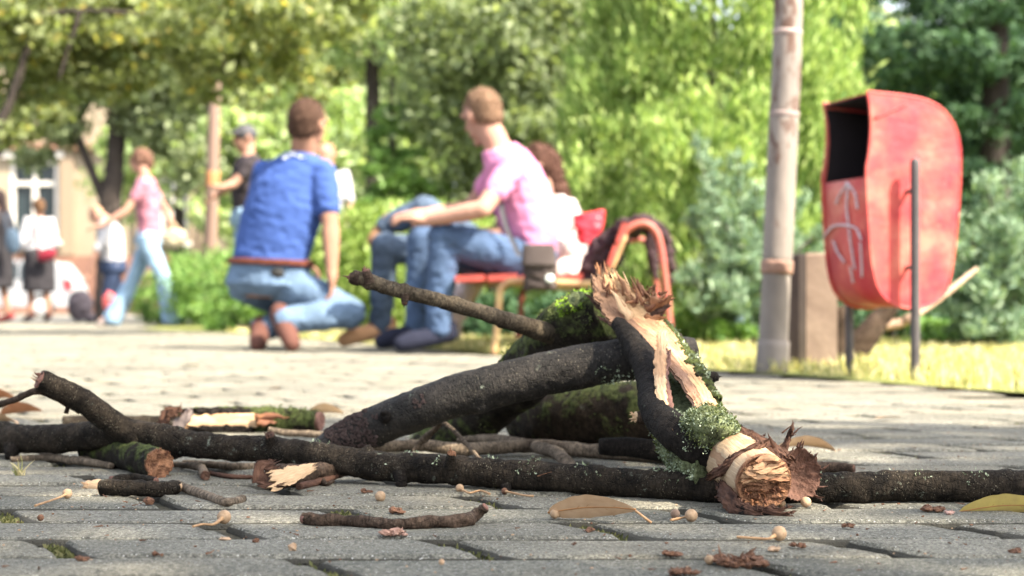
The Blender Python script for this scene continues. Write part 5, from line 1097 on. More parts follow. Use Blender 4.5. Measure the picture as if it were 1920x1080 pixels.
def paint(pts):
    mb = MB(); q = []
    for p in pts:
        w_ = onfront(*p); zz = w_.z
        # follow the panel's curve
        best = min(((prof[i], prof[i + 1]) for i in range(12, len(prof) - 1)), key=lambda ab: abs((ab[0].z + ab[1].z) / 2 - zz)); a, b = best; tt = (zz - a.z) / (b.z - a.z) if abs(b.z - a.z) > 1e-5 else 0
        off = (a.lerp(b, tt) - B0).dot(ud); w2 = w_ + ud * (off - .003); q.append(w2 - ud * .0035)
    tube(mb, q, [.0032] * len(q), 8, .006, .3, .001); return mb
M_graf = plain('graffiti_white', (.52, .46, .50), (.40, .30, .32), 50)
for pts in [[(1592, 345), (1580, 362), (1570, 382)], [(1592, 342), (1606, 362), (1610, 392)], [(1594, 345), (1590, 390), (1592, 425)], [(1545, 445), (1560, 426), (1580, 422), (1605, 428), (1614, 450)], [(1562, 452), (1568, 475), (1578, 492)], [(1592, 428), (1594, 470), (1596, 505)], [(1612, 455), (1610, 490), (1606, 520)], [(1588, 500), (1586, 530)]]:
    obj('scribble', paint(pts), M_graf, bn)
pb = onplane(1716, 573, -.045); mb = MB()
tube(mb, [Vector((pb.x, pb.y, -.02)), Vector((pb.x, pb.y, .3)), Vector((pb.x, pb.y, P(0, 304, pb.y).z))], [.0125, .0125, .0125], 18, .03, 0, 0, cap=('flat', 'round')); obj('post', mb, M_steel, bn)
p2 = pb + vd * (BW + .09) ; mb = MB(); tube(mb, [Vector((p2.x - .01, p2.y, -.02)), Vector((p2.x - .01, p2.y, .3)), Vector((p2.x - .01, p2.y, .52))], [.0115] * 3, 18, .03, 0, 0, cap=('flat', 'round')); obj('post', mb, M_steel, bn)
for z_ in (.30, .50): mb = MB(); a = Vector((pb.x, pb.y, z_)); b = Vector((p2.x - .01, p2.y, z_)); tube(mb, [a, a + vd * .042], [.006] * 2, 8, .01, 0, 0); tube(mb, [a + vd * (.045 + BW + .004), b], [.006] * 2, 8, .01, 0, 0); obj('bracket', mb, M_steel, bn)
# ------------------------------------------------------------------ lamp pole, square post, stump
def polemat():
    m, nt, b = newmat('pole_worn'); k = coords(nt, 'obj', (1, 1, .35)); ko = coords(nt, 'obj'); sx = nt.nodes.new('ShaderNodeSeparateXYZ'); nt.links.new(ko, sx.inputs[0])
    c = ramp(nt, nz(nt, k, 14, 4), [(.3, (.13, .112, .10)), (.7, (.22, .19, .168))])
    msk = math_(nt, 'ADD', nz(nt, k, 22, 5, .7), math_(nt, 'MULTIPLY', math_(nt, 'SUBTRACT', sx.outputs[2], .80), .25))
    c = mix(nt, ramp(nt, msk, [(.52, (0, 0, 0)), (.60, (1, 1, 1))]), c, (.085, .045, .032))
    o2 = ramp(nt, nz(nt, ko, 11, 3), [(.66, (0, 0, 0)), (.70, (1, 1, 1))]); c = mix(nt, o2, c, (.30, .13, .055))
    nt.links.new(c, b.inputs['Base Color']); b.inputs['Roughness'].default_value = .75; bump(nt, b, nz(nt, k, 60, 4), .3, .003); return m
M_pole = polemat()
lp = thing('lamp_pole', 'worn grey brown pole with rusty patches leaning slightly right beside the litter bin', 'pole', (P(1446, 573, 4.8).x, 4.8, 0))
mb = MB(); D = 4.8; tube(mb, [P(1446, 702, D), P(1450, 640, D)], [.049, .047], 32, .02, 0, .0005, cap=('flat', 'flat')); obj('foot_section', mb, M_pole, lp)
mb = MB(); tube(mb, [P(1449, 655, D), P(1456, 505, D)], [.043, .042], 32, .03, 0, .0005); obj('lower_section', mb, M_pole, lp)
mb = MB(); tube(mb, [P(1456, 512, D), P(1457, 490, D)], [.048, .0485], 32, .01, 0, .0008); obj('collar', mb, plain('collar_rust', (.26, .16, .12), (.16, .09, .07)), lp)
mb = MB(); tube(mb, [P(1457, 492, D), P(1470, 215, D)], [.0445, .0435], 32, .03, 0, .0005); obj('middle_section', mb, M_pole, lp)
mb = MB(); M_band = None; tube(mb, [P(1470, 219, D), P(1470.4, 211, D)], [.0455, .0455], 32, .004, 0, 0); m2_ = MB(); tube(m2_, [P(1476, 65, D), P(1476.4, 58, D)], [.0445, .0445], 32, .004, 0, 0); obj('band', m2_, M_pinkr if False else plain('band_top', (.34, .27, .25)), lp); obj('band', mb, plain('band_pale', (.24, .19, .175)), lp)
mb = MB(); tube(mb, [P(1470, 213, D), P(1478, 20, D), P(1492, -700, D)], [.0430, .0425, .040], 32, .05, 0, .0008); obj('upper_section', mb, M_pole, lp)
sp_ = thing('square_post', 'short square concrete post standing between the pole and the litter bin', 'post', (P(1530, 573, 5.0).x, 5.0, 0)); mb = MB()
a = P(1512, 573, 4.92); b = P(1570, 573, 4.90); a.z = b.z = 0; nrm_ = Vector((-.35, 1, 0)).normalized(); zt = P(0, 474, 4.9).z; tp_ = P(0, 469, 4.95).z
foot = [a, b, b + nrm_ * .12, a + nrm_ * .12]; vs = []
for (ins, z_) in ((0, -.03), (0, zt - .006), (.06, zt), ): vs += [p.lerp((a + b) / 2 + nrm_ * .06, ins) + Vector((0, 0, z_)) for p in foot]
mb.add(vs, [(i, (i + 1) % 4, 4 + (i + 1) % 4, 4 + i) for i in range(4)] + [(4 + i, 4 + (i + 1) % 4, 8 + (i + 1) % 4, 8 + i) for i in range(4)] + [(8, 9, 10, 11)])
obj('shaft', mb, plain('concrete_tan', (.27, .20, .155), (.19, .135, .105), 14, .9, .4, .004), sp_, smooth=False)
mb = MB(); vs = []
a2 = P(1484, 573, 4.98); b2 = P(1508, 573, 4.95); a2.z = b2.z = 0; foot = [a2, b2, b2 + nrm_ * .1, a2 + nrm_ * .1]
for z_ in (-.03, zt - .004): vs += [p + Vector((0, 0, z_)) for p in foot]
mb.add(vs, [(i, (i + 1) % 4, 4 + (i + 1) % 4, 4 + i) for i in range(4)] + [(4, 5, 6, 7)]); obj('dark_side_face', mb, plain('side_face_dark', (.09, .06, .05)), sp_, smooth=False)  # the post's darker left side, built as a separate dark block
stm = thing('tree_stump', 'brown weathered stump with a forked root showing under the litter bin', 'stump', (P(1620, 573, 5.4).x, 5.4, 0)); mb = MB()
D = 5.4; tube(mb, [P(1590, 692, D), P(1605, 660, D), P(1628, 625, D), P(1655, 590, D), P(1672, 570, D)], [.05, .045, .04, .034, .03], 22, .02, .2, .004, 60); obj('trunk', mb, M_twigd, stm)
mb = MB(); tube(mb, [P(1648, 612, D), P(1690, 605, D), P(1715, 590, D), P(1760, 560, D + .2), P(1830, 505, D + .5)], [.02, .017, .014, .012, .008], 12, .02, .1, .002, 61); obj('limb', mb, plain('limb_tan', (.38, .26, .18), (.2, .13, .09), 30), stm)
mb = MB(); tube(mb, [P(1570, 690, D), P(1578, 630, D), P(1572, 575, D)], [.03, .026, .022], 14, .02, .2, .003, 62); obj('limb', mb, M_twigd, stm)
lit = thing('plastic_bottle', 'small white and blue bottle glimpsed low in front of the dark thuja', 'litter', (P(1390, 573, 7.4).x, 7.4, 0))
solid('bottle', [('cap', P(1390, 612, 7.4), P(1389, 585, 7.4), .026, .028), ('cap', P(1389, 575, 7.4), P(1388, 560, 7.4), .02, .012)], .006, plain('bottle_blue', (.35, .55, .80), (.6, .7, .8), 30, .3), lit, 1)
# ------------------------------------------------------------------ plants
def lcloud(name, clumps, n, size, asp, mat, parent, seed, up=.3, out=.6, lump=0.5, k=None, shell=.55, droop=0.0, vert=.6):
    """leaf cloud: leaves gather in sub-clumps inside ellipsoids (c, rx, ry, rz), gaps stay between"""
    r = np.random.default_rng(seed); vol = np.array([c[1] * c[2] * c[3] for c in clumps]) ** .75; vol /= vol.sum(); C_ = []; D_ = []
    for (c, rx, ry, rz), f in zip(clumps, vol):
        m = max(8, int(n * f)); ns = k or max(6, int(26 * (rx * ry * rz) ** .33 / max(size * 5, .05))); 
        d = r.normal(0, 1, (ns, 3)); d /= np.linalg.norm(d, axis=1)[:, None]; rad = (shell + (1 - shell) * r.random(ns)) ** .8; sc = d * rad[:, None] * [rx, ry, rz]
        idx = r.integers(0, ns, m); sr = min(rx, ry, rz) * lump * .42; j = r.normal(0, 1, (m, 3)) * sr * [1, 1, vert]
        C_.append(np.array(c) + sc[idx] + j); D_.append(d[idx] + r.normal(0, .35, (m, 3)))
    c = np.concatenate(C_); o = np.concatenate(D_); o /= np.linalg.norm(o, axis=1)[:, None]; m = len(c)
    a = r.normal(0, 1, (m, 3)) * (1 - up) + o * out + np.array([0, 0, up * 1.6 - droop]); a /= np.linalg.norm(a, axis=1)[:, None]
    b = np.cross(a, r.normal(0, 1, (m, 3)) + o * .3); b /= np.linalg.norm(b, axis=1)[:, None]
    s = size * r.uniform(.6, 1.35, (m, 1)); return quads(name, c.astype(np.float32), (a * s * .5).astype(np.float32), (b * s * .5 * asp).astype(np.float32), mat, parent)
def tree(label, base, trunk, clumps, n, size, mat, seed, cat='tree', name='tree', tmat=None, asp=.55, group=None, limbs=(), **kw):
    t = thing(name, label, cat, (base[0], base[1], 0), group)
    if trunk: mb = MB(); tube(mb, trunk[0], trunk[1], 16, .06, .1, .006, seed, wig=.01); tr = obj('trunk', mb, tmat or M_trunk, t)
    for (p, r_) in limbs: mb = MB(); tube(mb, p, r_, 10, .05, .1, .003, seed + 1, wig=.01); obj('limb', mb, tmat or M_trunk, t)
    lcloud('crown', clumps, n, size, asp, mat, t, seed, **kw); return t
M_trunk = plain('trunk_dark', (.045, .035, .03), (.02, .016, .013), 12, .9, .8, .02, 'obj', (1, 1, .3))
L_thuja = leafmat('thuja_green', [(0, (.08, .15, .035)), (.5, (.28, .40, .11)), (1, (.50, .60, .24))], .45, .7, (1.1, 1.1, .75))
L_mid = leafmat('leaf_mid_green', [(0, (.09, .12, .06)), (.6, (.21, .26, .14)), (1, (.36, .41, .25))], .45, .5)
L_olive = leafmat('leaf_olive', [(0, (.10, .12, .05)), (.5, (.20, .24, .11)), (.92, (.33, .37, .19)), (1, (.48, .37, .08))], .55, .5)
L_light = leafmat('leaf_light', [(0, (.22, .30, .14)), (.6, (.38, .47, .26)), (1, (.56, .62, .38))], .55, .45)
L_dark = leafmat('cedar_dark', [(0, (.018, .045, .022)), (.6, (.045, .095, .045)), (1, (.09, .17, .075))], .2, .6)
L_jun = leafmat('juniper_blue_green', [(0, (.06, .11, .07)), (.5, (.15, .235, .15)), (1, (.28, .36, .25))], .3, .6)
L_hedge = leafmat('hedge_green', [(0, (.10, .17, .035)), (.6, (.22, .31, .08)), (1, (.34, .42, .14))], .35, .5)
L_shrub = leafmat('shrub_green', [(0, (.06, .13, .03)), (.6, (.15, .27, .07)), (1, (.27, .40, .13))], .35, .5)
def E(px, py, D, rx, rz, ry=None): return (P(px, py, D), rx, ry or rx, rz)
# bright thuja behind the bench
D = 9.6; k = FPX / D
tree('tall bright yellow green thuja filling the middle right behind the bench', P(1330, 573, D), ([Vector((P(1330, 0, D).x, D, -.02)), Vector((P(1330, 0, D).x, D, 1.2)), Vector((P(1340, 0, D).x, D, 3.6))], [.05, .03, .01]),
     [E(1330, 480, D, .80, .38, .6), E(1320, 330, D, .84, .45, .7), E(1330, 160, D + .1, .80, .50, .7), E(1340, -20, D + .1, .72, .55, .6), E(1360, -220, D, .55, .6), E(1120, 250, D, .20, .35, .25), E(1180, 60, D, .24, .5, .3), E(1540, 120, D + .3, .28, .6, .3), E(1500, 360, D + .2, .3, .5)],
     70000, .070, L_thuja, 11, asp=.25, name='thuja_tree', up=.66, out=.5, lump=.32, shell=.74, vert=1.3)
# dark cedar at right
D = 13.0; fan = [E(px, py, D + dy, rx, .13, .8) for (px, py, dy, rx) in [(1700, -20, 0, 1.0), (1850, 20, -.3, .9), (1960, -60, 0, 1.0), (1680, 90, .2, .5), (1800, 110, -.4, .8), (1930, 130, .2, .9), (1720, 190, .4, .7), (1870, 215, -.2, .9), (1990, 260, .2, .8), (1830, 310, .1, .8), (1730, 290, .3, .6), (1960, 360, .2, .8), (1850, 410, .3, .9), (1700, 400, .5, .7), (1900, 480, .3, 1.0), (1740, 480, .6, .8), (1650, 560, .8, .9), (1850, 560, .6, 1.1), (1990, 560, .4, .9)]]
tree('dark green cedar with layered boughs in the top right corner', P(1870, 573, D), ([Vector((P(1870, 0, D).x, D, -.02)), Vector((P(1868, 0, D).x, D, 1.5)), Vector((P(1866, 0, D).x, D, 3.6))], [.16, .12, .06]), fan, 54000, .085, L_dark, 12, asp=.28, name='cedar_tree', up=.05, out=.5, lump=.9, shell=.2, droop=.1)
# junipers flanking the bin
def sprays(label, base, tips, n, mat, seed, D, name='juniper_bush', cat='bush', size=.05, w=.10, group=None):
    """spreading juniper: each bough an arching stem clothed in feathery foliage"""
    t = thing(name, label, cat, (base[0], base[1], 0), group); cl = []
    b = Vector((base[0], base[1], 0)); rr = random.Random(seed); mb = MB()
    for (px, py, dd_) in tips:
        q = P(px, py, dd_); m_ = b.lerp(q, .5) + Vector((0, 0, .05 + .1 * rr.random())); sp2 = spline([b, m_, q], 5); tube(mb, [b, m_, q], [.014, .010, .004], 7, .05, 0, .001)
        for i, (p, tt) in enumerate(sp2[2:]):
            for jx in range(2): cl.append((p + Vector((rr.uniform(-.5, .5), rr.uniform(-1, 1), rr.uniform(-.6, .4))) * w * .8, w * rr.uniform(.5, 1.0) * (1.2 - i * .06), w * rr.uniform(.7, 1.3), w * rr.uniform(.35, .6) * (1.2 - i * .06)))
    obj('stems', mb, M_trunk, t)['kind'] = 'stuff'; lcloud('foliage', cl, n, size, .22, mat, t, seed, up=.45, out=.5, lump=.9, shell=.1); return t
sprays('blue green spreading juniper between the thuja and the pole', P(1400, 573, 7.6), [(1300, 262, 7.4), (1335, 330, 7.2), (1385, 300, 7.7), (1295, 400, 7.3), (1420, 350, 7.4), (1290, 500, 7.2), (1340, 470, 7.2), (1440, 420, 7.5), (1390, 420, 7.2), (1500, 380, 7.8), (1300, 560, 7.2), (1370, 540, 7.1), (1560, 430, 7.9), (1450, 520, 7.3), (1520, 520, 7.7)], 15000, L_jun, 13, 7.6)
sprays('blue green juniper bush right of the litter bin', P(1880, 573, 7.2), [(1790, 400, 7.0), (1850, 340, 7.1), (1900, 318, 7.3), (1940, 350, 7.0), (1820, 450, 6.9), (1890, 420, 6.8), (1950, 440, 7.1), (1790, 520, 6.9), (1850, 530, 6.7), (1925, 520, 6.8), (1780, 580, 7.0), (1830, 600, 6.8), (1900, 600, 6.8), (1740, 540, 7.3), (1990, 500, 7.0)], 15000, L_jun, 14, 7.2)
def low(label, clumps, n, size, mat, seed, D, name='shrub', cat='shrub', asp=.5, **kw):
    c0 = clumps[0][0]; t = thing(name, label, cat, (c0.x, c0.y, 0)); mb = MB(); rr = random.Random(seed)
    for c in clumps:
        for q in range(3): tube(mb, [Vector((c[0].x + rr.uniform(-.3, .3) * c[1], c[0].y, -.01)), c[0] + Vector((rr.uniform(-.5, .5) * c[1], 0, 0))], [.012, .006], 6, .1, 0, 0)
    obj('stems', mb, M_trunk, t)['kind'] = 'stuff'; lcloud('foliage', clumps, n, size, asp, mat, t, seed, **kw); return t
low('low feathery juniper at the edge of the paving behind the crouching man', [E(292, 565, 16.6, .30, .22, .3), E(352, 538, 16.4, .42, .30, .3), E(405, 545, 15.5, .42, .34, .5), E(460, 590, 12.6, .35, .2, .4), E(345, 588, 16.4, .45, .14, .3), E(500, 560, 13, .4, .3, .5)], 16000, .07, L_shrub, 15, 13, 'juniper_bush', 'bush', .3, up=.3, lump=.6, shell=.5)
low('clipped light green hedge between the crouching man and the seated man', [E(660, 440, 12.6, .25, .20, .4), E(720, 430, 12.7, .28, .20, .4), E(790, 440, 12.6, .28, .22, .4), E(680, 500, 12.5, .32, .26, .4), E(760, 510, 12.5, .4, .26, .4), E(850, 460, 12.7, .35, .28, .4), E(640, 560, 12.4, .4, .24, .4), E(780, 580, 12.4, .5, .2, .4), E(560, 520, 12.8, .5, .35, .3)], 26000, .05, L_hedge, 16, 12.6, 'hedge', 'hedge', up=.3, lump=.8, shell=.6)
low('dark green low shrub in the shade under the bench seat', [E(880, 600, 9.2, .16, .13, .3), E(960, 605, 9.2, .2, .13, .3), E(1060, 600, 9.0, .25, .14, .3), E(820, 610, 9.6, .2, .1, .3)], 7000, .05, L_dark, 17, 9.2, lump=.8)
low('light green low shrub seen through the bench legs', [E(1000, 575, 10.4, .30, .16, .3), E(1130, 575, 10.2, .30, .16, .3), E(900, 580, 10.6, .25, .12, .3)], 8000, .055, L_hedge, 18, 10.4, lump=.8)
low('low green bush with horizontal sprays at the foot of the thuja', [E(1290, 600, 7.8, .16, .07, .25), E(1340, 612, 7.6, .18, .07, .25), E(1220, 610, 8, .16, .08, .25), E(1400, 630, 7.4, .22, .06, .2)], 7000, .045, L_shrub, 19, 7.8, lump=.8)
low('dark low shrub between the pole and the cedar behind the stump', [E(1480, 600, 8.4, .3, .14, .3), E(1600, 590, 8.4, .35, .2, .3), E(1700, 610, 8.2, .35, .12, .3), E(1600, 500, 9.0, .3, .3, .3), E(1650, 440, 9.6, .35, .3, .3)], 12000, .05, L_dark, 20, 8.4, lump=.8)
low('dark ground cover shrub at the right edge below the juniper', [E(1790, 630, 7.6, .3, .08, .3), E(1880, 632, 7.5, .3, .08, .3), E(1960, 628, 7.5, .3, .1, .3)], 8000, .045, L_shrub, 21, 7.6, lump=.8)
# small spruce behind the hedge
D = 15.5; tree('young spruce with level boughs above the clipped hedge', P(735, 573, D), ([Vector((P(735, 0, D).x, D, 0)), Vector((P(735, 0, D).x, D, 2.4))], [.05, .015]), [E(735 + o_, y_, D, r_, .10, r_ * .8) for (o_, y_, r_) in [(0, 215, .15), (0, 250, .22), (5, 285, .30), (-8, 320, .36), (10, 350, .42), (0, 385, .48), (10, 420, .5)]], 12000, .08, L_shrub, 22, name='spruce_tree', up=.1, out=.6, lump=.9, asp=.3, shell=.3)
# overhanging olive tree top left
D = 11.0; cl = []; rr = random.Random(5)
for (px, py, r_) in [(40, 60, .5), (150, 30, .5), (270, 60, .42), (60, 170, .34), (160, 130, .34), (250, 150, .25), (380, 20, .45), (420, 120, .34), (400, 170, .18), (500, 60, .40), (560, 130, .26), (600, 30, .36), (640, 150, .12), (330, 110, .20), (0, 240, .25), (100, 215, .16), (460, 190, .12), (590, 190, .10), (0, -60, .5), (250, -60, .6), (500, -60, .5), (680, -20, .25)]:
    cl.append((P(px, py, D + rr.uniform(-.5, .8)), r_ * 1.05, r_, r_ * .6))
tb = P(-420, 573, D)
tree('olive and yellow tinted linden boughs hanging in from the top left', tb, ([Vector((tb.x, D, 0)), Vector((tb.x + .1, D, 2.2)), Vector((tb.x + .2, D, 4.2))], [.2, .17, .1]), cl, 21000, .075, L_olive, 23, name='linden_tree', lump=.75, shell=.25, up=0, out=.2,
     limbs=[([Vector((tb.x + .1, D, 2.0)), P(-120, 60, D), P(150, 20, D), P(420, 40, D), P(620, 20, D)], [.05, .03, .016, .010, .006]), ([P(-60, 300, D), P(0, 230, D), P(28, 165, D), P(60, 60, D)], [.045, .035, .03, .02]), ([P(150, 20, D), P(110, 150, D)], [.02, .008]), ([P(420, 40, D), P(420, 150, D)], [.018, .006])])
# dark forked tree behind the walking woman
D = 21.; tree('dark leaning tree with a thin forked limb behind the walking woman', P(212, 573, D), ([P(200, 606, D), P(205, 500, D), P(205, 400, D), P(216, 300, D), P(222, 200, D), P(240, 60, D), P(250, -60, D)], [.17, .16, .15, .12, .11, .09, .07]),
     [E(300, 150, D, .9, .6), E(180, 110, D + .5, .9, .5), E(90, 200, D, .6, .4), E(420, 60, D, .9, .6), E(310, 260, D, .40, .30), E(250, 220, D, .4, .3), E(60, 60, D, .8, .5), E(380, 310, D, .35, .35), E(120, 250, D, .3, .25), E(60, 300, D, .25, .2)], 24000, .11, L_mid, 24, name='forked_tree', lump=.7, shell=.3,
     limbs=[([P(205, 395, D), P(178, 335, D), P(150, 265, D), P(125, 195, D), P(110, 120, D)], [.08, .06, .055, .05, .03]), ([P(30, 140, D), P(18, 200, D), P(-10, 290, D)], [.07, .08, .1])])
D = 22; tree('tree with a slim dark trunk rising between the two men', P(700, 573, D), ([P(702, 600, D), P(701, 300, D), P(698, 100, D), P(700, -80, D)], [.12, .11, .09, .07]), [E(600, 60, D, .9, .8), E(780, 40, D, 1.0, .8), E(690, -60, D, 1.2, .6), E(560, 200, D, .4, .4), E(820, 180, D, .7, .6), E(900, 60, D, .8, .9), E(640, 320, D, .5, .4)], 12000, .14, L_light, 25, name='slim_tree', lump=.5, shell=.4)
D = 15.5; tree('grey green bushy tree left of the thuja', P(960, 573, D), ([P(960, 612, D), P(962, 300, D), P(965, 60, D)], [.12, .1, .05]), [E(930, 60, D, .9, .6), E(1030, 120, D, .7, .6), E(860, 180, D, .6, .5), E(960, 250, D, .7, .45), E(1050, 300, D, .6, .5), E(900, 340, D, .45, .35), E(1000, 430, D, .8, .4), E(840, 400, D + .5, .5, .35), E(1080, -20, D, .8, .6), E(820, 60, D, .5, .5)], 25000, .09, L_mid, 26, name='bushy_tree', lump=.6, shell=.35)
for i, (px, py, r_, D, mt, lb) in enumerate([(330, 240, 1.5, 30, L_light, 'pale sunlit tree above the walking woman in front of the house'), (470, 330, 1.1, 27, L_light, 'pale green tree behind the man with the dark cap'), (600, 260, 1.3, 29, L_light, 'pale sunlit tree behind the crouching man\'s head'),
        (830, 300, 1.6, 32, L_light, 'pale sunlit tree behind the head of the man in pink'), (1180, 200, 2.2, 30, L_mid, 'distant mid green tree hidden mostly by the thuja'), (1560, 250, 2.0, 28, L_mid, 'distant green tree right of the thuja behind the pole'), (1720, 150, 2.4, 26, L_dark, 'distant dark tree behind the cedar'),
        (760, 460, 1.0, 25, L_mid, 'distant bush above the clipped hedge'), (1950, 300, 2.2, 24, L_dark, 'distant dark tree at the right edge'), (1840, 30, 2.4, 27, L_dark, 'distant dark tree top above the litter bin'), (1020, 60, 2.2, 34, L_light, 'distant pale tree at the top between bushy tree and thuja')]):
    q = P(px, 573, D); z = P(px, py, D).z
    tree(lb, q, ([Vector((q.x, D, -.1)), Vector((q.x + .1, D, z))], [.14, .07]), [(Vector((q.x + rr.uniform(-.8, .8) * r_, D + rr.uniform(-1, 1), max(.5, z + rr.uniform(-.7, .7) * r_))), r_ * rr.uniform(.3, .55), r_ * .5, r_ * rr.uniform(.25, .45)) for _ in range(10)], 9000, .17, mt, 40 + i, group='trees at the back of the park', lump=.7, shell=.3)
# far trees beyond the street
for i in range(11):
    px = 620 + i * 150; D = 44 + rr.uniform(-4, 6); q = P(px, 573, D); r_ = 3.2
    tree(['tall far tree seen in gaps between the nearer trees', ][0], q, ([Vector((q.x, D, -.1)), Vector((q.x, D, 6))], [.25, .12]), [(Vector((q.x + rr.uniform(-.9, .9) * r_, D + rr.uniform(-1, 1), rr.uniform(.6, 8.5))), r_ * rr.uniform(.3, .5), r_ * .5, r_ * rr.uniform(.2, .4)) for _ in range(16)], 6500, .30, [L_light, L_mid][i % 2], 60 + i, group='row of far trees beyond the park', lump=.8, shell=.3)
# ------------------------------------------------------------------ pole, house, car at the back
pk = thing('street_pole', 'reddish brown wooden pole with an orange band behind the man in the dark cap', 'pole', (P(392, 573, 17.4).x, 17.4, 0)); mb = MB(); D = 17.4
tube(mb, [P(388, 608, D), P(394, 480, D), P(402, 200, D), P(408, -60, D)], [.078, .074, .064, .058], 20, .1, .03, .002); obj('shaft', mb, plain('pole_brown', (.22, .15, .12), (.14, .09, .07), 5, .8, .4, .005, 'obj', (1, 1, .2)), pk)
mb = MB(); tube(mb, [P(398.5, 350, D), P(399.5, 322, D)], [.074, .073], 20, .03, .02, .001); obj('band', mb, plain('band_orange', (.42, .19, .08)), pk)
D = 50.; M_fac = plain('facade_cream', (.30, .25, .18), (.24, .195, .14), .9, .9, .3, .02); M_pl = plain('plinth_brown', (.24, .13, .09), (.17, .09, .07), 1.5, .9, .3, .02); M_fr = plain('frame_white', (.55, .53, .50), (.48, .46, .42), 3); M_gl, _n, _b = newmat('window_glass'); _b.inputs['Base Color'].default_value = (.02, .03, .035, 1); _b.inputs['Roughness'].default_value = .1
hs = thing('house', 'cream house with white framed windows and a brown plinth behind the trees at the left', 'house', (P(350, 573, D).x, D, 0))
def box(mb, x0, x1, y0, y1, z0, z1, m=0):
    v = [Vector((x, y, z)) for z in (z0, z1) for y in (y0, y1) for x in (x0, x1)]; mb.add(v, [(0, 2, 3, 1), (4, 5, 7, 6), (0, 1, 5, 4), (2, 6, 7, 3), (0, 4, 6, 2), (1, 3, 7, 5)], m=m)
X = lambda px: P(px, 573, D).x
Z = lambda py: P(0, py, D).z
wins = [(18, 110, 300, 450), (298, 352, 330, 452), (560, 640, 300, 450), (-190, -100, 300, 450)]
holes = sorted(wins); mb = MB(); x = X(-500)
for (a, b, t_, b_) in holes:
    box(mb, x, X(a), D, D + .5, -.2, 12); box(mb, X(a), X(b), D, D + .5, -.2, Z(b_)); box(mb, X(a), X(b), D, D + .5, Z(t_), 12); x = X(b)
box(mb, x, X(820), D, D + .5, -.2, 12); obj('wall', mb, M_fac, hs, smooth=False)
mb = MB(); box(mb, X(-500), X(820) + .02, D - .12, D - .003, -.2, Z(480)); obj('plinth', mb, M_pl, hs, smooth=False)
mb = MB(); box(mb, X(-500), X(820), D - .3, D - .003, Z(282), Z(270)); obj('cornice', mb, M_pl, hs, smooth=False)
for (px0, px1) in ((115, 140), (355, 375), (255, 275)): mb = MB(); box(mb, X(px0), X(px1), D - .15, D - .004, Z(478), Z(284)); obj('pilaster', mb, plain('pilaster_beige', (.26, .20, .14)), hs, smooth=False)
for (a, b, t_, b_) in wins:
    mb = MB(); x0, x1, z0, z1 = X(a), X(b), Z(b_), Z(t_); w_ = x1 - x0
    box(mb, x0, x0 + .14, D + .05, D + .2, z0, z1); box(mb, x1 - .14, x1, D + .05, D + .2, z0, z1); box(mb, x0 + .14, x1 - .14, D + .05, D + .2, z0, z0 + .14); box(mb, x0 + .14, x1 - .14, D + .05, D + .2, z1 - .14, z1)
    zm = z0 + (z1 - z0) * .68; box(mb, x0 + .14, x1 - .14, D + .06, D + .19, zm, zm + .14)
    xm = (x0 + x1) / 2; box(mb, xm - .08, xm + .08, D + .07, D + .18, z0 + .14, zm); box(mb, xm - .05, xm + .05, D + .07, D + .18, zm + .14, z1 - .14)
    wn = obj('window', mb, M_fr, hs, smooth=False); mb = MB(); box(mb, x0 + .05, x1 - .05, D + .21, D + .23, z0, z1); obj('pane', mb, M_gl, wn, smooth=False)
    mb = MB(); box(mb, x0 - .2, x1 + .2, D - .2, D - .005, z1 + .05, z1 + .28); obj('lintel', mb, M_fr, wn, smooth=False)
    mb = MB(); box(mb, x0 - .15, x1 + .15, D - .2, D - .005, z0 - .16, z0 - .02); obj('sill', mb, M_fr, wn, smooth=False)
D = 40.; M_car = plain('car_white', (.30, .31, .33), (.27, .28, .30), 1, .25, .02, .001)
cr = thing('parked_car', 'white hatchback parked beyond the woman in the white blouse', 'car', (P(40, 573, D).x, D, 0)); cx = P(152, 573, D).x
def carpt(x, z): return (cx - x, z - .13)
side = [(.0, .42), (.02, .75), (.08, .95), (.42, 1.38), (.9, 1.45), (1.9, 1.43), (2.7, 1.0), (3.6, .85), (3.85, .6), (3.85, .3), (.05, .3)]
mb = MB(); rings = []
for (yy, kx) in ((0, .9), (.06, 1.0), (1.5, 1.0), (1.6, .9)):
    for (x, z) in side:
        a, b = carpt(x, z); tum = .12 * max(0, z - .95) * (1 if yy < .5 else -1); mb.v.append(Vector((a if kx == 1 else cx - (1.9 + (x - 1.9) * .985), D - .8 + yy + tum, b))); mb.tc.append(Vector((0, 0, 0)))
n = len(side)
for i in range(3):
    for j in range(n): mb.f.append((i * n + j, (i + 1) * n + j, (i + 1) * n + (j + 1) % n, i * n + (j + 1) % n)); mb.m.append(0)
mb.f += [tuple(range(n)), tuple(range(4 * n - 1, 3 * n - 1, -1))]; mb.m += [0, 0]; obj('body', mb, M_car, cr, smooth=False)
def carplate(pts, name, mat, yy, th=.02):
    mb = MB(); v = []
    for dy in (0, th):
        for (x, z) in pts: a, b = carpt(x, z); v.append(Vector((a, D - .8 + yy + dy + .12 * max(0, z - .95), b)))
    k = len(pts); mb.add(v, [tuple(range(k)), tuple(range(2 * k - 1, k - 1, -1))] + [(i, k + i, k + (i + 1) % k, (i + 1) % k) for i in range(k)]); return obj(name, mb, mat, cr, smooth=False)
carplate([(.50, .98), (.60, 1.30), (.95, 1.36), (1.25, 1.36), (1.25, .98)], 'window', M_gl, -.015); carplate([(1.32, .98), (1.32, 1.36), (1.9, 1.34), (2.5, .99)], 'window', M_gl, -.015)
carplate([(.0, .70), (.03, .95), (.22, .95), (.16, .70)], 'tail_light', plain('tail_red', (.6, .03, .04)), -.012)
carplate([(1.28, .35), (1.28, .95), (2.4, .95), (2.4, .35)], 'door', M_car, -.012)
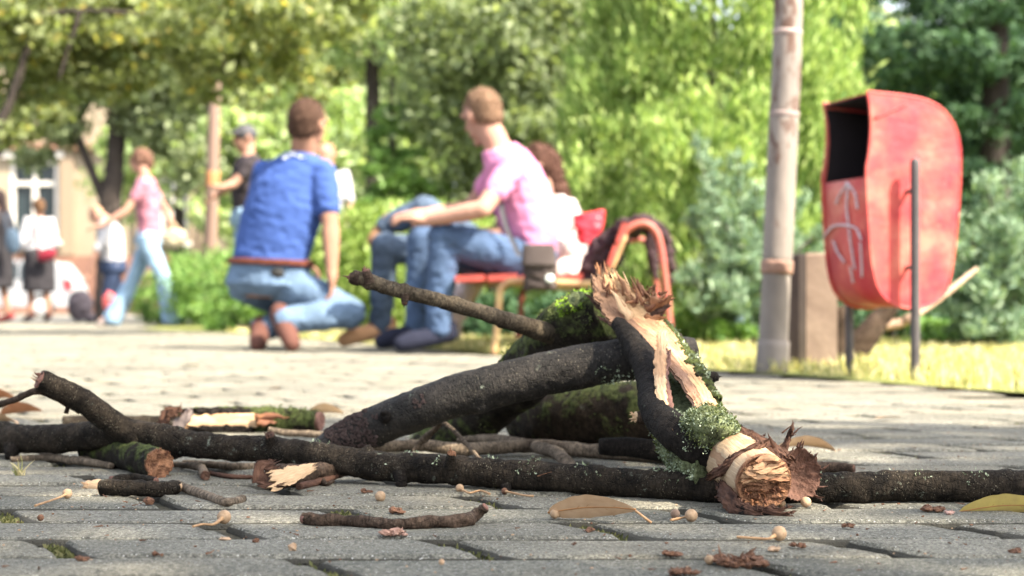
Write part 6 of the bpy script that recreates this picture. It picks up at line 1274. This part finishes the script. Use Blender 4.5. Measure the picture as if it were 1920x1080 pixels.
for xw in (.75, 3.15):
    a, b = carpt(xw, .31); mb = MB(); tube(mb, [Vector((a, D - .86, b)), Vector((a, D - .66, b))], [.31, .31], 28, .05, 0, 0); wo = obj('wheel', mb, plain('tyre', (.03, .03, .03)), cr)
    mb = MB(); tube(mb, [Vector((a, D - .875, b)), Vector((a, D - .862, b))], [.19, .2], 24, .02, 0, 0); obj('rim', mb, plain('rim_silver', (.5, .5, .52), None, 5, .3), wo)
# ------------------------------------------------------------------ unseen linden, crown shaped to shade the foreground
def shade_tree():
    T = 7.2; off = SUN * T; t0 = Vector((5.4, -3.2, 0))
    t = thing('shade_linden', 'unseen linden on the near side, its crown shaped to shade the foreground', 'tree', t0)
    r = np.random.default_rng(77); n = 0; c = []; 
    while len(c) < 15000:
        gx, gy = r.uniform(-3.2, 4.0), r.uniform(-1.8, 3.4); lift = r.uniform(-.8, .8)
        edge_ = 2.95 + .16 * gx * (-1 if gx > 0 else 0.3) + .25 * n3((gx, gy, 0), 1.4)
        if gy > edge_: continue
        if SHADE_GAP(gx, gy): continue
        c.append((gx + SUN.x * (T + lift) , gy + SUN.y * (T + lift), SUN.z * (T + lift)))
    c = np.array(c, np.float32); m = len(c); a = r.normal(0, 1, (m, 3)); a[:, 2] *= .4; a /= np.linalg.norm(a, axis=1)[:, None]; b = np.cross(a, r.normal(0, .5, (m, 3)) + [0, 0, 1.2]); b /= np.linalg.norm(b, axis=1)[:, None]; s = r.uniform(.07, .12, (m, 1))
    quads('crown', c, (a * s * .6).astype(np.float32), (b * s * .5).astype(np.float32), L_mid, t)
    mb = MB(); tube(mb, [t0, t0 + Vector((0, 0, 3)), t0 + Vector((-.3, .2, 5.5))], [.2, .16, .1], 16, .1, .1, .006); obj('trunk', mb, M_trunk, t)
def SHADE_GAP(x, y):
    # gaps cut into the crown so sun reaches the torn slab, stripped end and branch spots
    if y > 2.1 and n3((x, y, 0), 3.1, 4) > .30: return True
    for (cx_, cy_, rr_) in GAPS:
        if (x - cx_) ** 2 + (y - cy_) ** 2 < rr_ * rr_: return True
    return False
def gp(px, py, d, r_): p = P(px, py, d); t = p.z / SUN.z; return (p.x - SUN.x * t, p.y - SUN.y * t, r_)
GAPS = [gp(1230, 640, 1.9, .10), gp(1330, 770, 1.75, .07), gp(1420, 850, 1.6, .06), gp(950, 700, 1.98, .06), gp(1100, 560, 2.05, .07), gp(420, 788, 2.54, .12), gp(1620, 905, 1.66, .06), gp(1110, 950, 1.53, .03), gp(1640, 945, 1.64, .05)]
shade_tree()
